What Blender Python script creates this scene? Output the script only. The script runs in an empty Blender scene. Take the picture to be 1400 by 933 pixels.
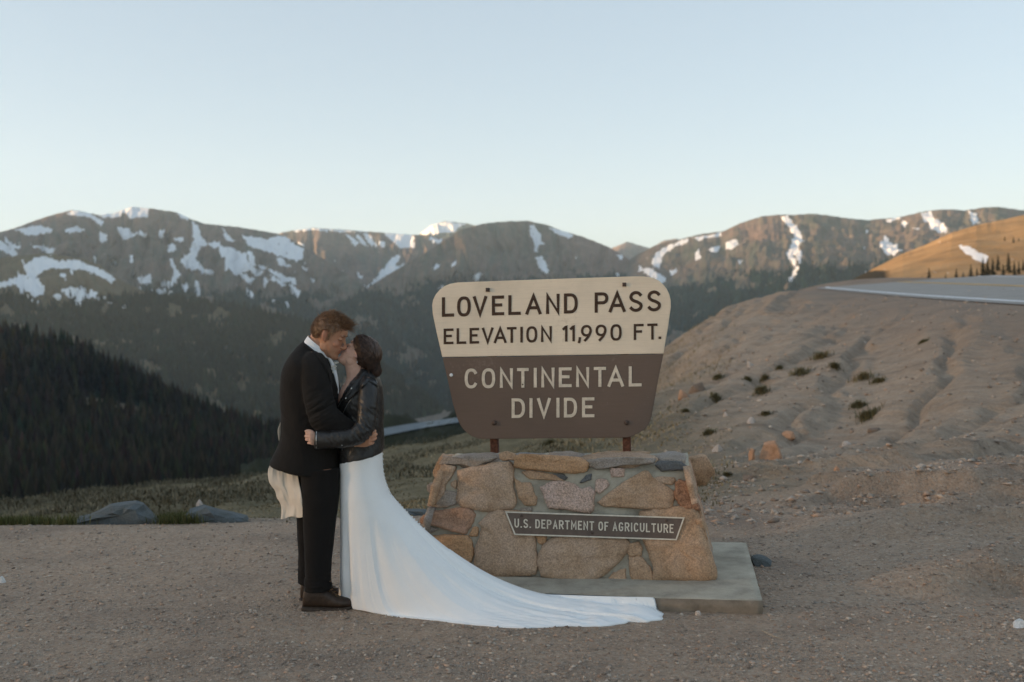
import bpy, bmesh, math, random
import numpy as np
from mathutils import Matrix, Vector

# ------------------------------------------------------------------ camera, sky, sun, exposure
SC = bpy.context.scene
COL = SC.collection
F, PW, PH = 1361.0, 1400.0, 933.0            # focal length and frame in photograph pixels
CAMZ = 1.78
PITCH = math.atan((466.5 - 425.0) / F)
ROLL = 0.025
RM = Matrix.Rotation(math.radians(90) - PITCH, 3, 'X') @ Matrix.Rotation(-ROLL, 3, 'Z')
cam_d = bpy.data.cameras.new('camera')
cam = bpy.data.objects.new('camera', cam_d)
COL.objects.link(cam)
cam.matrix_world = Matrix.Translation((0, 0, CAMZ)) @ RM.to_4x4()
cam_d.sensor_width = 36.0
cam_d.lens = 36.0 * F / PW
cam_d.clip_start, cam_d.clip_end = 0.1, 60000.0
cam_d.dof.use_dof = True
cam_d.dof.focus_distance = 6.15
cam_d.dof.aperture_fstop = 2.0
SC.camera = cam

SUN_AZ = math.radians(-100.0)                  # left of the view direction (+Y)
SUN_EL = math.radians(4.6)
world = bpy.data.worlds.new('World')
SC.world = world
world.use_nodes = True
wn = world.node_tree
sky = wn.nodes.new('ShaderNodeTexSky')
sky.sky_type = 'NISHITA'
sky.sun_disc = False
sky.sun_elevation = SUN_EL
sky.sun_rotation = SUN_AZ
sky.altitude = 3600
sky.air_density = 1.0
sky.dust_density = 1.0
sky.ozone_density = 1.0
hs = wn.nodes.new('ShaderNodeHueSaturation'); hs.inputs['Saturation'].default_value = 1.06
wb = wn.nodes.new('ShaderNodeMix'); wb.data_type = 'RGBA'; wb.blend_type = 'MULTIPLY'
wb.inputs[0].default_value = 1.0; wb.inputs[7].default_value = (1.03, 0.97, 0.955, 1)      # white balance
wn.links.new(sky.outputs[0], hs.inputs['Color']); wn.links.new(hs.outputs[0], wb.inputs[6])
gm = wn.nodes.new('ShaderNodeGamma'); gm.inputs[1].default_value = 0.43
wn.links.new(wb.outputs[2], gm.inputs[0])
wn.links.new(gm.outputs[0], wn.nodes['Background'].inputs[0])
wn.nodes['Background'].inputs[1].default_value = 0.15

sun_d = bpy.data.lights.new('sun', 'SUN')
sun_d.energy = 4.6
sun_d.angle = math.radians(5.0)              # low sun with its aureole, partly behind the added left ridge
sun_d.color = (1.0, 0.63, 0.33)
sun = bpy.data.objects.new('sun', sun_d)
COL.objects.link(sun)
SUN_DIR = Vector((math.sin(SUN_AZ) * math.cos(SUN_EL), math.cos(SUN_AZ) * math.cos(SUN_EL), math.sin(SUN_EL)))
sun.rotation_euler = SUN_DIR.to_track_quat('Z', 'Y').to_euler()

SC.view_settings.view_transform = 'Standard'
SC.view_settings.look = 'None'
SC.view_settings.gamma = 1.0
SC.view_settings.use_curve_mapping = False
SC.view_settings.exposure = 1.99
SC.render.engine = 'CYCLES'
SC.cycles.max_bounces = 6
SC.cycles.volume_bounces = 1
SC.cycles.use_adaptive_sampling = True

# ------------------------------------------------------------------ helpers
RMN = np.array(RM)
def ray(px, py):
    """world direction through a photograph pixel, scaled so that its Y component is 1"""
    px = np.asarray(px, float); py = np.asarray(py, float)
    l = np.stack([(px - 700.0) / F, -(py - 466.5) / F, -np.ones_like(px + py)], -1)
    d = l @ RMN.T
    return d / d[..., 1:2]
def pix(px, py, y):
    """world point seen at pixel (px, py) at distance y in front of the camera"""
    d = ray(px, py)
    p = d * np.asarray(y, float)[..., None]
    p[..., 2] += CAMZ
    return p
def V(px, py, y):
    return Vector(pix(px, py, y))
def on_plane(px, py, p0, n):
    d = ray(px, py)
    o = np.array((0, 0, CAMZ))
    t = ((np.array(p0) - o) @ np.array(n)) / (d @ np.array(n))
    return o + d * np.asarray(t)[..., None]
def to_px(p):
    p = np.asarray(p, float) - np.array((0, 0, CAMZ))
    l = p @ RMN
    return 700 + F * l[..., 0] / -l[..., 2], 466.5 - F * l[..., 1] / -l[..., 2]

_rs = np.random.RandomState(7)
_PERM = _rs.permutation(512)
_G2 = np.stack([np.cos(np.linspace(0, 2 * np.pi, 64, False)), np.sin(np.linspace(0, 2 * np.pi, 64, False))], -1)
def perlin(x, y, seed=0):
    x = np.asarray(x, float) + seed * 17.31; y = np.asarray(y, float) - seed * 9.77
    xi = np.floor(x).astype(int); yi = np.floor(y).astype(int)
    xf, yf = x - xi, y - yi
    u = xf * xf * xf * (xf * (xf * 6 - 15) + 10); v = yf * yf * yf * (yf * (yf * 6 - 15) + 10)
    def g(a, b, dx, dy):
        h = _PERM[(_PERM[a & 511] + b) & 511] & 63
        return _G2[h, 0] * dx + _G2[h, 1] * dy
    n00 = g(xi, yi, xf, yf); n10 = g(xi + 1, yi, xf - 1, yf)
    n01 = g(xi, yi + 1, xf, yf - 1); n11 = g(xi + 1, yi + 1, xf - 1, yf - 1)
    a = n00 + u * (n10 - n00); b = n01 + u * (n11 - n01)
    return (a + v * (b - a)) * 1.5
def fbm(x, y, oct=4, seed=0, gain=0.5, ridged=False):
    s = 0; a = 1.0; tot = 0
    for i in range(oct):
        n = perlin(x * 2 ** i, y * 2 ** i, seed + i * 3)
        if ridged: n = 1 - 2 * np.abs(n)
        s = s + a * n; tot += a; a *= gain
    return s / tot
def smooth(a, b, x):
    t = np.clip((np.asarray(x, float) - a) / (b - a), 0, 1)
    return t * t * (3 - 2 * t)
def in_poly(px, py, poly):
    poly = np.asarray(poly, float)
    inside = np.zeros(np.shape(px), bool)
    x1, y1 = poly[-1]
    for x2, y2 in poly:
        c = ((y1 > py) != (y2 > py)) & (px < (x2 - x1) * (py - y1) / (y2 - y1 + 1e-12) + x1)
        inside ^= c
        x1, y1 = x2, y2
    return inside
def catmull(keys, n):
    """keys: (k, m) array sampled to n rows with a Catmull-Rom spline"""
    k = np.asarray(keys, float)
    m = len(k)
    t = np.linspace(0, m - 1, n)
    i = np.clip(t.astype(int), 0, m - 2); f = (t - i)[:, None]
    p0 = k[np.clip(i - 1, 0, m - 1)]; p1 = k[i]; p2 = k[i + 1]; p3 = k[np.clip(i + 2, 0, m - 1)]
    return 0.5 * ((2 * p1) + (-p0 + p2) * f + (2 * p0 - 5 * p1 + 4 * p2 - p3) * f ** 2 + (-p0 + 3 * p1 - 3 * p2 + p3) * f ** 3)

# ---- materials
def material(name, rough=0.9, spec=0.3):
    m = bpy.data.materials.new(name); m.use_nodes = True
    b = m.node_tree.nodes['Principled BSDF']
    b.inputs['Roughness'].default_value = rough
    b.inputs['Specular IOR Level'].default_value = spec
    return m, m.node_tree, b
def N(nt, kind, **kw):
    n = nt.nodes.new(kind)
    for k, v in kw.items():
        if k in n.inputs: n.inputs[k].default_value = v
        else: setattr(n, k, v)
    return n
def ramp(nt, fac, stops):
    r = nt.nodes.new('ShaderNodeValToRGB')
    e = r.color_ramp.elements
    while len(e) < len(stops): e.new(0.5)
    for el, (p, c) in zip(e, stops):
        el.position = p; el.color = tuple(c) + (1,) if len(c) == 3 else c
    nt.links.new(fac, r.inputs[0])
    return r.outputs[0]
def mixc(nt, fac, a, b, mode='MIX'):
    m = nt.nodes.new('ShaderNodeMix'); m.data_type = 'RGBA'; m.blend_type = mode
    for s, v in ((0, fac), (6, a), (7, b)):
        if hasattr(v, 'is_linked'): nt.links.new(v, m.inputs[s])
        else: m.inputs[s].default_value = v if s == 0 else (tuple(v) + (1,))[:4]
    return m.outputs[2]
def math_n(nt, op, a, b=0.0, clamp=False):
    m = nt.nodes.new('ShaderNodeMath'); m.operation = op; m.use_clamp = clamp
    for s, v in ((0, a), (1, b)):
        if hasattr(v, 'is_linked'): nt.links.new(v, m.inputs[s])
        else: m.inputs[s].default_value = v
    return m.outputs[0]
def coords(nt, scale=(1, 1, 1), kind='Object'):
    tc = nt.nodes.new('ShaderNodeTexCoord')
    mp = nt.nodes.new('ShaderNodeMapping')
    mp.inputs['Scale'].default_value = scale
    nt.links.new(tc.outputs[kind], mp.inputs[0])
    return mp.outputs[0]
def coords_rot(nt, ang, scale):
    tc = nt.nodes.new('ShaderNodeTexCoord')
    m1 = nt.nodes.new('ShaderNodeMapping'); m1.inputs['Rotation'].default_value = (0, 0, ang)
    m2 = nt.nodes.new('ShaderNodeMapping'); m2.inputs['Scale'].default_value = scale
    nt.links.new(tc.outputs['Object'], m1.inputs[0]); nt.links.new(m1.outputs[0], m2.inputs[0])
    return m2.outputs[0]
def noise_t(nt, co, scale, detail=4, rough=0.55, out='Fac'):
    n = N(nt, 'ShaderNodeTexNoise', Scale=scale, Detail=detail, Roughness=rough)
    nt.links.new(co, n.inputs['Vector'])
    return n.outputs[out]
def bump(nt, bsdf, h, strength=0.4, dist=0.01, prev=None):
    b = N(nt, 'ShaderNodeBump', Strength=strength, Distance=dist)
    nt.links.new(h, b.inputs['Height'])
    if prev is not None: nt.links.new(prev, b.inputs['Normal'])
    nt.links.new(b.outputs[0], bsdf.inputs['Normal'])
    return b.outputs[0]
def attr(nt, name):
    a = nt.nodes.new('ShaderNodeAttribute'); a.attribute_name = name
    return a
def simple_mat(name, col, rough=0.8, spec=0.3, var=0.12, scale=20, bmp=0.2, bdist=0.004):
    """plain paint, cloth, stone etc: base colour with mottling and fine relief"""
    m, nt, b = material(name, rough, spec)
    co = coords(nt)
    n = noise_t(nt, co, scale, 5, 0.6)
    c0 = [max(0, x * (1 - var * 2)) for x in col]; c1 = [min(1, x * (1 + var * 2)) for x in col]
    nt.links.new(ramp(nt, n, [(0.3, c0), (0.7, c1)]), b.inputs['Base Color'])
    if bmp: bump(nt, b, noise_t(nt, co, scale * 3, 4), bmp, bdist)
    return m

# ---- objects
def mesh_obj(name, verts, faces, mat=None, parent=None, smooth_shade=True, attrs=None):
    me = bpy.data.meshes.new(name)
    verts = np.asarray(verts, float)
    if isinstance(faces, np.ndarray) and faces.ndim == 2:
        k = faces.shape[1]
        me.vertices.add(len(verts)); me.vertices.foreach_set('co', verts.ravel())
        me.loops.add(faces.size); me.loops.foreach_set('vertex_index', faces.ravel().astype(np.int32))
        me.polygons.add(len(faces)); me.polygons.foreach_set('loop_start', np.arange(0, faces.size, k, dtype=np.int32))
        me.update(calc_edges=True); me.validate()
    else:
        me.from_pydata([tuple(v) for v in verts], [], [tuple(f) for f in faces]); me.update()
    if smooth_shade:
        me.polygons.foreach_set('use_smooth', np.ones(len(me.polygons), bool))
    for k, a in (attrs or {}).items():
        a = np.asarray(a, np.float32)
        if a.ndim == 1:
            at = me.attributes.new(k, 'FLOAT', 'POINT'); at.data.foreach_set('value', a)
        else:
            at = me.attributes.new(k, 'FLOAT_COLOR', 'POINT')
            if a.shape[1] == 3: a = np.concatenate([a, np.ones((len(a), 1), np.float32)], 1)
            at.data.foreach_set('color', a.ravel())
    o = bpy.data.objects.new(name, me)
    COL.objects.link(o)
    if mat is not None: me.materials.append(mat)
    if parent is not None: o.parent = parent
    return o
def grid_faces(nr, nc, wrap=False):
    r = np.arange(nr - 1)[:, None]
    c = np.arange(nc if wrap else nc - 1)[None, :]
    c2 = (c + 1) % nc
    return np.stack([r * nc + c, r * nc + c2, (r + 1) * nc + c2, (r + 1) * nc + c], -1).reshape(-1, 4)
def tag(o, label=None, cat=None, group=None, kind=None):
    for k, v in (('label', label), ('category', cat), ('group', group), ('kind', kind)):
        if v: o[k] = v
    return o
def empty(name, loc=(0, 0, 0)):
    o = bpy.data.objects.new(name, None); COL.objects.link(o)
    o.location = loc; o.empty_display_size = 0.1
    return o
def keep_world(o, parent):
    """parent o without moving it (o's mesh is in world coordinates, parent is an unrotated Empty)"""
    o.parent = parent
    o.matrix_parent_inverse = Matrix.Translation(-Vector(parent.location))
    return o
# ------------------------------------------------------------------ near ground (pull-out, meadow, bank)
ROADL = [(1480, 419.5, 21.5), (1400, 415, 24), (1300, 408.5, 29), (1250, 405, 33), (1200, 401, 38), (1150, 396.5, 46), (1130, 394.5, 52)]
def ground_points():
    P = []
    for x in (-16, -10, -6, -3, 0, 2.5):
        for y in (-8, -2, 2.5, 5, 7.2):
            P.append((x, y, 0.0))
    for x, y in ((5, -8), (12, -8), (5, -2), (12, -3), (4.5, 3), (9, 3), (4.5, 5.5), (7, 6)):
        P.append((x, y, 0.0 if x < 8 else 0.25))
    for q in [(-200, 728, 8.7), (0, 722, 8.7), (120, 718, 8.8), (250, 717, 8.8), (380, 716, 8.8), (560, 706, 9.2),
              (-200, 735, 12), (100, 730, 11.5), (300, 726, 11.5), (560, 688, 11.5),
              (-200, 722, 19), (0, 716, 18), (150, 702, 18), (300, 690, 18), (430, 684, 17), (560, 655, 16),
              (-250, 716, 31), (0, 703, 30), (100, 688, 30), (200, 675, 32), (300, 666, 34), (370, 655, 36), (450, 645, 36), (560, 628, 26),
              (540, 612, 40), (620, 606, 40), (700, 606, 24), (760, 603, 27), (850, 598, 29), (800, 640, 17), (880, 640, 15),
              # bank
              (1000, 640, 13.5), (1000, 600, 16), (1000, 560, 19), (1000, 520, 23), (1000, 480, 28), (1000, 452, 32),
              (950, 560, 20), (950, 520, 24), (920, 500, 31),
              (1100, 620, 14.5), (1100, 560, 18), (1100, 500, 22.5), (1100, 450, 29), (1100, 415, 36),
              (1200, 600, 15.5), (1200, 560, 17), (1200, 520, 19), (1200, 480, 22), (1200, 450, 25.5), (1200, 425, 30),
              (1350, 580, 14), (1350, 520, 16.5), (1350, 470, 19), (1350, 440, 21.5),
              (1480, 560, 13.5), (1480, 500, 16), (1480, 450, 19),
              # bench in front of the bank
              (950, 662, 11.3), (1040, 646, 11.4), (1130, 634, 11.6), (1250, 622, 11.6), (1400, 610, 11.5), (1550, 600, 11.3),
              (1130, 634, 12.9), (1250, 618, 12.9), (1400, 602, 12.7),
              (1100, 700, 8.5), (1200, 715, 8.0), (1350, 700, 8.0), (1100, 775, 6.6),
              # silhouette of the bank
              (908, 483, 36), (943, 457, 36), (991, 435, 36), (1029, 412, 38), (1058, 399, 40), (1088, 396.5, 44), (1120, 395, 50)]:
        P.append(tuple(pix(*q)))
    for q in ROADL:
        x, y, z = pix(*q)
        P.append((x, y, z - 0.03)); P.append((x + 4, y + .5, z + 0.17)); P.append((x + 8, y + 1, z + 0.34)); P.append((x + 14, y + 2, z + 0.2))
    # falling away behind
    P += [(4, 48, -6), (9, 52, -3.5), (13, 60, 0.6), (20, 66, 2.0), (30, 66, 2.2), (45, 60, 2.6), (45, 30, 2.4), (30, 20, 1.7), (30, 0, 0.8), (40, -8, 0.8),
          (8, 75, -14), (20, 85, -6), (40, 90, -2), (60, 90, 0), (60, 60, 2), (60, 20, 2),
          (-2, 55, -9), (-8, 50, -9.5), (-16, 50, -10), (-26, 50, -11), (-40, 50, -14), (-40, 25, -7), (-40, 5, -1.5), (-40, -8, 0),
          (-2, 90, -32), (-20, 90, -32), (-45, 90, -36), (10, 95, -26), (-60, 90, -36), (-60, 30, -12), (-60, -8, 0)]
    return np.array(P)
_gp = ground_points()
def _tps(r2):
    return 0.5 * r2 * np.log(r2 + 1e-9)
def _fit(P):
    s = 0.1
    xy = P[:, :2] * s
    n = len(P)
    K = _tps(((xy[:, None] - xy[None]) ** 2).sum(-1)) + np.eye(n) * 0.004
    A = np.zeros((n + 3, n + 3)); A[:n, :n] = K; A[:n, n] = 1; A[:n, n + 1:] = xy; A[n, :n] = 1; A[n + 1:, :n] = xy.T
    b = np.zeros(n + 3); b[:n] = P[:, 2]
    return xy, np.linalg.solve(A, b)
_gxy, _gw = _fit(_gp)
ROADP = np.array([pix(*q) for q in ROADL])
def base_height(x, y):
    x = np.asarray(x, float); y = np.asarray(y, float)
    sh = np.broadcast(x, y).shape
    q = np.stack([np.broadcast_to(x, sh).ravel(), np.broadcast_to(y, sh).ravel()], -1) * 0.1
    out = np.empty(len(q)); n = len(_gxy)
    for i in range(0, len(q), 20000):
        k = _tps(((q[i:i + 20000, None] - _gxy[None]) ** 2).sum(-1))
        out[i:i + 20000] = k @ _gw[:n] + _gw[n] + q[i:i + 20000] @ _gw[n + 1:]
    return out.reshape(sh)
def flat_mask(x, y):
    """1 on the level pull-out"""
    return smooth(5.0, 2.6, x) * smooth(9.0, 8.0, y + 0.25 * np.sin(x * 1.7)) * smooth(-30, -20, x)
def bank_mask(x, y):
    s = x * 0.35 + y
    return smooth(11.5, 16, s) * smooth(0.5, 5.0, x + (y - 13) * 0.02) * (1 - smooth(0, 1.5, road_side(x, y) + 1.5))
def road_side(x, y):
    """signed metres to the right of the white edge line"""
    return x - np.interp(y, ROADP[:, 1], ROADP[:, 0])
def meadow_mask(x, y):
    return smooth(8.6, 10.2, y + 0.5 * fbm(x * .8, y * .8, 3, 5)) * smooth(4.5, 0.5, x - (y - 12) * 0.08)
def chan(u, v, seed, k):
    return smooth(k, .97, 1 - 2 * np.abs(perlin(u, v, seed)))
def step(u, v, seed):
    return smooth(-.06, .06, fbm(u, v, 3, seed)) - .5
def height(x, y):
    x = np.asarray(x, float); y = np.asarray(y, float)
    z = base_height(x, y)
    fm = flat_mask(x, y)
    z = z * (1 - fm) + fm * 0.0
    far = smooth(4, 9, y) * (1 - fm)
    z = z + fm * 0.010 * fbm(x * 1.3, y * 1.3, 3, 11) + 0.004 * fbm(x * 6, y * 6, 3, 3) * smooth(20, 8, y)
    # mounds and drainage ripples right of the pedestal
    rm = smooth(1.9, 3.2, x) * smooth(4.8, 6.6, y) * smooth(15, 11, y)
    z = z + rm * (0.17 * step(x * .28 + .1 * y, y * .6, 66) + .08 * step(x * .6, y * 1.2, 68) + 0.15 * fbm(x * 0.42 + 0.2 * y, y * 0.75, 3, 21) + 0.035 * fbm(x * 1.4, y * 2.1, 3, 8))
    g = np.exp(-((y - (7.55 + 0.18 * np.sin(x * 1.1) - (x - 3) * 0.04)) / 0.42) ** 2) * smooth(1.8, 3.0, x)
    z = z + 0.15 * g
    # rills running down the bank to the left
    bm = bank_mask(x, y)
    a = x * 0.55 - y * 0.38 + 0.35 * fbm(x * .25, y * .25, 2, 31); b = x * 0.38 + y * 0.55
    z = z + bm * (0.22 * fbm(a * .8, b * 0.12, 3, 41) - .13 * chan(a * .75 + .25 * fbm(x * .8, y * .8, 2, 46), b * .10, 42, .62) - .04 * chan(a * 1.9 + .2 * fbm(x, y, 2, 48), b * .12, 44, .45) + .09 * step(a * .5, b * .25, 62) + .04 * step(a * 1.2 + 3, b * .25, 64) + 0.025 * fbm(x * 1.3, y * 1.3, 3, 47))
    # hummocks in the meadow
    mm = meadow_mask(x, y)
    z = z + mm * (0.42 * fbm(x * 0.2, y * 0.22, 3, 51) * smooth(12, 24, y) + 0.10 * fbm(x * 0.7, y * 0.5, 3, 53))
    rd = road_side(x, y)
    rz = np.interp(y, ROADP[:, 1], ROADP[:, 2]) + rd * 0.043 + .005
    w = smooth(-4.5, -.4, rd) * smooth(17, 22, y) * smooth(60, 52, y) * smooth(20, 10, rd)
    z = z * (1 - w) + rz * w
    return z

def build_ground():
    ys = np.concatenate([np.linspace(-8, 3.4, 24), np.geomspace(3.5, 96, 420)])
    xs = np.concatenate([np.linspace(-60, -9.2, 60), np.linspace(-9, 18, 440), np.linspace(18.3, 60, 50)])
    X, Y = np.meshgrid(xs, ys)
    Z = height(X, Y)
    me = np.stack([X, Y, Z], -1).reshape(-1, 3)
    x, y = X.ravel(), Y.ravel()
    fm, bm, mm = flat_mask(x, y), bank_mask(x, y), meadow_mask(x, y)
    zone = np.stack([mm, np.clip(bm + smooth(9, 12, y) * (1 - mm), 0, 1), smooth(-7.5, -2.0, road_side(x, y) - 1.5) * smooth(14, 18, y)], -1)
    m, nt, b = material('ground_gravel', 0.95, 0.2)
    co = coords(nt)
    big = noise_t(nt, co, 0.9, 5, 0.6)
    mid = noise_t(nt, co, 9.0, 6, 0.7)
    fine = noise_t(nt, co, 70.0, 4, 0.7)
    vor = N(nt, 'ShaderNodeTexVoronoi', Scale=55.0); nt.links.new(co, vor.inputs['Vector'])
    vor2 = N(nt, 'ShaderNodeTexVoronoi', Scale=130.0); nt.links.new(co, vor2.inputs['Vector'])
    sp = nt.nodes.new('ShaderNodeSeparateColor'); nt.links.new(vor.outputs['Color'], sp.inputs[0])
    peb = ramp(nt, sp.outputs[0], [(0.0, (.23, .172, .13)), (0.25, (.35, .265, .20)), (0.5, (.42, .325, .245)), (0.7, (.40, .27, .19)), (0.85, (.50, .41, .33)), (1.0, (.32, .28, .235))])
    dirt = ramp(nt, mid, [(0.3, (.30, .227, .17)), (0.55, (.40, .305, .23)), (0.75, (.48, .375, .285))])
    grav = mixc(nt, 0.55, dirt, peb)
    grav = mixc(nt, 1.0, grav, ramp(nt, big, [(0.28, (.62, .62, .63)), (0.48, (.98, .97, .95)), (0.72, (1.12, 1.08, 1.03))]), 'MULTIPLY')
    bank = ramp(nt, noise_t(nt, coords(nt, (1, 1, 2.2)), 4.5, 10, 0.74), [(0.25, (.25, .20, .147)), (0.5, (.39, .315, .238)), (0.75, (.50, .41, .32))])
    st = noise_t(nt, coords_rot(nt, -0.82, (2.6, 0.28, 1.0)), 1.1, 7, 0.66)
    bank = mixc(nt, 1.0, bank, ramp(nt, st, [(0.30, (.42, .39, .36)), (0.46, (.90, .88, .86)), (0.62, (1.14, 1.12, 1.10))]), 'MULTIPLY')
    bank = mixc(nt, 0.35, bank, peb)
    mead = ramp(nt, noise_t(nt, co, 1.6, 7, 0.7), [(0.25, (.07, .062, .034)), (0.48, (.15, .128, .074)), (0.62, (.21, .172, .105)), (0.8, (.30, .245, .165))])
    z = attr(nt, 'zone'); zs = nt.nodes.new('ShaderNodeSeparateColor'); nt.links.new(z.outputs['Color'], zs.inputs[0])
    c = mixc(nt, zs.outputs[1], grav, bank)
    c = mixc(nt, zs.outputs[0], c, mead)
    c = mixc(nt, zs.outputs[2], c, mixc(nt, 0.5, (.19, .165, .14), grav))
    nt.links.new(c, b.inputs['Base Color'])
    h = math_n(nt, 'ADD', math_n(nt, 'MULTIPLY', vor.outputs['Distance'], -0.8), math_n(nt, 'MULTIPLY', fine, 0.8))
    h = math_n(nt, 'ADD', h, math_n(nt, 'MULTIPLY', vor2.outputs['Distance'], -0.4))
    b1 = bump(nt, b, h, 0.9, 0.012)
    b2 = bump(nt, b, mid, 0.5, 0.04, b1)
    bump(nt, b, math_n(nt, 'MULTIPLY', noise_t(nt, coords_rot(nt, -0.82, (5.0, 0.5, 1.0)), 1.0, 6, 0.6), zs.outputs[1]), 0.8, 0.22, b2)
    o = mesh_obj('ground', me, grid_faces(len(ys), len(xs)), m, attrs={'zone': zone})
    return tag(o, 'grey brown gravel pull-out with eroded sandy bank and meadow edge', 'ground', kind='structure')
build_ground()

def build_road():
    # centre of the road follows the white edge line, climbs and bends away behind the crest
    edge = np.concatenate([[ROADP[0] + (ROADP[0] - ROADP[1]) * 6, ROADP[0] + (ROADP[0] - ROADP[1]) * 2.5], ROADP, [ROADP[-1] + np.array((2.6, 7.5, .12)), ROADP[-1] + np.array((7.5, 15, -.25)), ROADP[-1] + np.array((15, 21, -1.2)), ROADP[-1] + np.array((26, 25, -2.6))]])
    e = catmull(edge, 120)
    t = np.gradient(e, axis=0); t[:, 2] = 0; t /= np.linalg.norm(t, axis=1)[:, None]
    nrm = np.stack([t[:, 1], -t[:, 0], np.zeros(len(t))], -1)
    def strip(name, a, b2, dz, mat, label, cat, n=9):
        w = np.linspace(a, b2, n)
        P = e[:, None] + nrm[:, None] * w[None, :, None]
        P[..., 2] += w[None] * 0.043 + dz + np.where(w < -0.6, (w + .6) * 0.05, 0)[None]
        o = mesh_obj(name, P.reshape(-1, 3), grid_faces(len(e), n)[:, ::-1], mat)
        return tag(o, label, cat, kind='structure')
    m, nt, b = material('asphalt', 0.85, 0.3)
    co = coords(nt)
    nt.links.new(ramp(nt, noise_t(nt, co, 1.2, 8, 0.7), [(0.3, (.25, .24, .222)), (0.7, (.34, .325, .30))]), b.inputs['Base Color'])
    bump(nt, b, noise_t(nt, co, 90, 3), 0.5, 0.006)
    strip('road', -0.45, 8.6, 0.03, m, 'grey asphalt mountain road along the top of the bank', 'road', 14)
    wm = simple_mat('white_road_paint', (.74, .77, .80), .6, .3, .05, 8)
    ym = simple_mat('yellow_road_paint', (.60, .34, .06), .6, .3, .08, 8)
    strip('edge_line', 0.0, 0.20, 0.036, wm, 'white painted edge line nearest the bank', 'road marking', 3)
    strip('centre_line', 3.75, 3.90, 0.036, ym, 'left of the two yellow centre lines on the road', 'road marking', 3)
    strip('centre_line', 4.05, 4.20, 0.036, ym, 'right of the two yellow centre lines on the road', 'road marking', 3)
    strip('edge_line', 7.75, 7.90, 0.036, wm, 'white painted edge line on the far side of the road', 'road marking', 3)
build_road()

# ------------------------------------------------------------------ mountains
def crop(ox, oy, s, polys):
    return [[(ox + x / s, oy + y / s) for x, y in p] for p in polys]
SNOW_A = crop(0, 260, 3.111, [
    [(60, 170), (150, 153), (225, 163), (215, 187), (130, 192)],
    [(285, 97), (310, 84), (380, 98), (440, 135), (430, 150), (370, 116), (300, 110)],
    [(420, 107), (500, 90), (540, 68), (635, 68), (628, 120), (560, 118), (530, 95), (500, 118), (440, 116)],
    [(490, 155), (540, 162), (592, 190), (570, 206), (530, 216), (508, 190)], [(423, 183), (452, 183), (457, 215), (440, 232), (425, 212)],
    [(275, 163), (350, 158), (357, 178), (280, 184)],
    [(818, 132), (842, 148), (852, 195), (887, 230), (850, 242), (847, 265), (832, 290), (852, 320), (912, 345), (895, 360), (838, 332), (790, 332), (768, 300), (810, 255), (823, 215)],
    [(930, 238), (1000, 248), (1042, 275), (1062, 320), (1122, 355), (1100, 372), (1050, 350), (1000, 352), (953, 340), (958, 300), (933, 270)],
    [(970, 275), (1000, 290), (1010, 320), (985, 335)],
    [(1000, 350), (1050, 363), (1082, 385), (1082, 407), (1030, 382)], [(1050, 262), (1075, 262), (1088, 325), (1068, 328)],
    [(945, 160), (965, 190), (1000, 215), (985, 228), (955, 205)],
    [(1028, 192), (1140, 213), (1180, 198), (1182, 233), (1240, 223), (1293, 250), (1290, 287), (1260, 303), (1200, 287), (1100, 257), (1058, 237)],
    [(1178, 190), (1230, 203), (1242, 237), (1190, 242)], [(890, 222), (940, 222), (942, 242), (895, 240)],
    [(1175, 288), (1200, 295), (1235, 330), (1222, 338), (1180, 305)], [(1100, 318), (1125, 318), (1130, 342), (1105, 342)], [(1120, 378), (1150, 380), (1150, 405), (1122, 405)],
    [(1150, 365), (1200, 385), (1222, 410), (1200, 412), (1155, 385)], [(1230, 405), (1265, 415), (1282, 440), (1268, 462), (1240, 445)], [(1285, 325), (1310, 335), (1300, 348)], [(1320, 375), (1345, 378), (1335, 402)],
    [(1050, 437), (1080, 442), (1075, 460), (1052, 452)], [(1150, 475), (1170, 475), (1168, 492)], [(1212, 480), (1232, 482), (1225, 502)], [(1130, 330), (1200, 350), (1260, 395), (1250, 405), (1180, 372)],
    [(722, 300), (745, 310), (752, 345), (772, 368), (735, 400), (720, 418), (675, 402), (690, 392), (730, 385), (740, 350)],
    [(585, 378), (640, 358), (645, 388), (600, 398)], [(570, 413), (635, 438), (625, 452), (575, 432)], [(640, 425), (700, 430), (735, 440), (725, 450), (660, 440)],
    [(770, 400), (800, 405), (795, 432), (775, 425)], [(826, 393), (845, 400), (854, 440), (846, 464), (833, 440)], [(665, 458), (710, 460), (705, 478), (675, 474)], [(740, 195), (785, 200), (780, 218), (745, 212)],
    [(715, 240), (735, 225), (755, 255), (735, 270), (710, 265)], [(550, 275), (568, 280), (565, 320), (553, 305)], [(475, 305), (495, 300), (490, 322)], [(675, 178), (700, 180), (695, 205), (678, 200)],
    [(395, 288), (412, 288), (408, 305)], [(592, 175), (625, 180), (620, 198), (598, 192)], [(755, 92), (795, 105), (800, 128), (770, 122)],
    [(-40, 200), (0, 218), (40, 250), (77, 268), (60, 283), (0, 257), (-50, 250)], [(13, 193), (50, 223), (88, 240), (75, 257), (40, 247)], [(128, 232), (160, 232), (237, 253), (227, 274), (150, 247)]])
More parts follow.
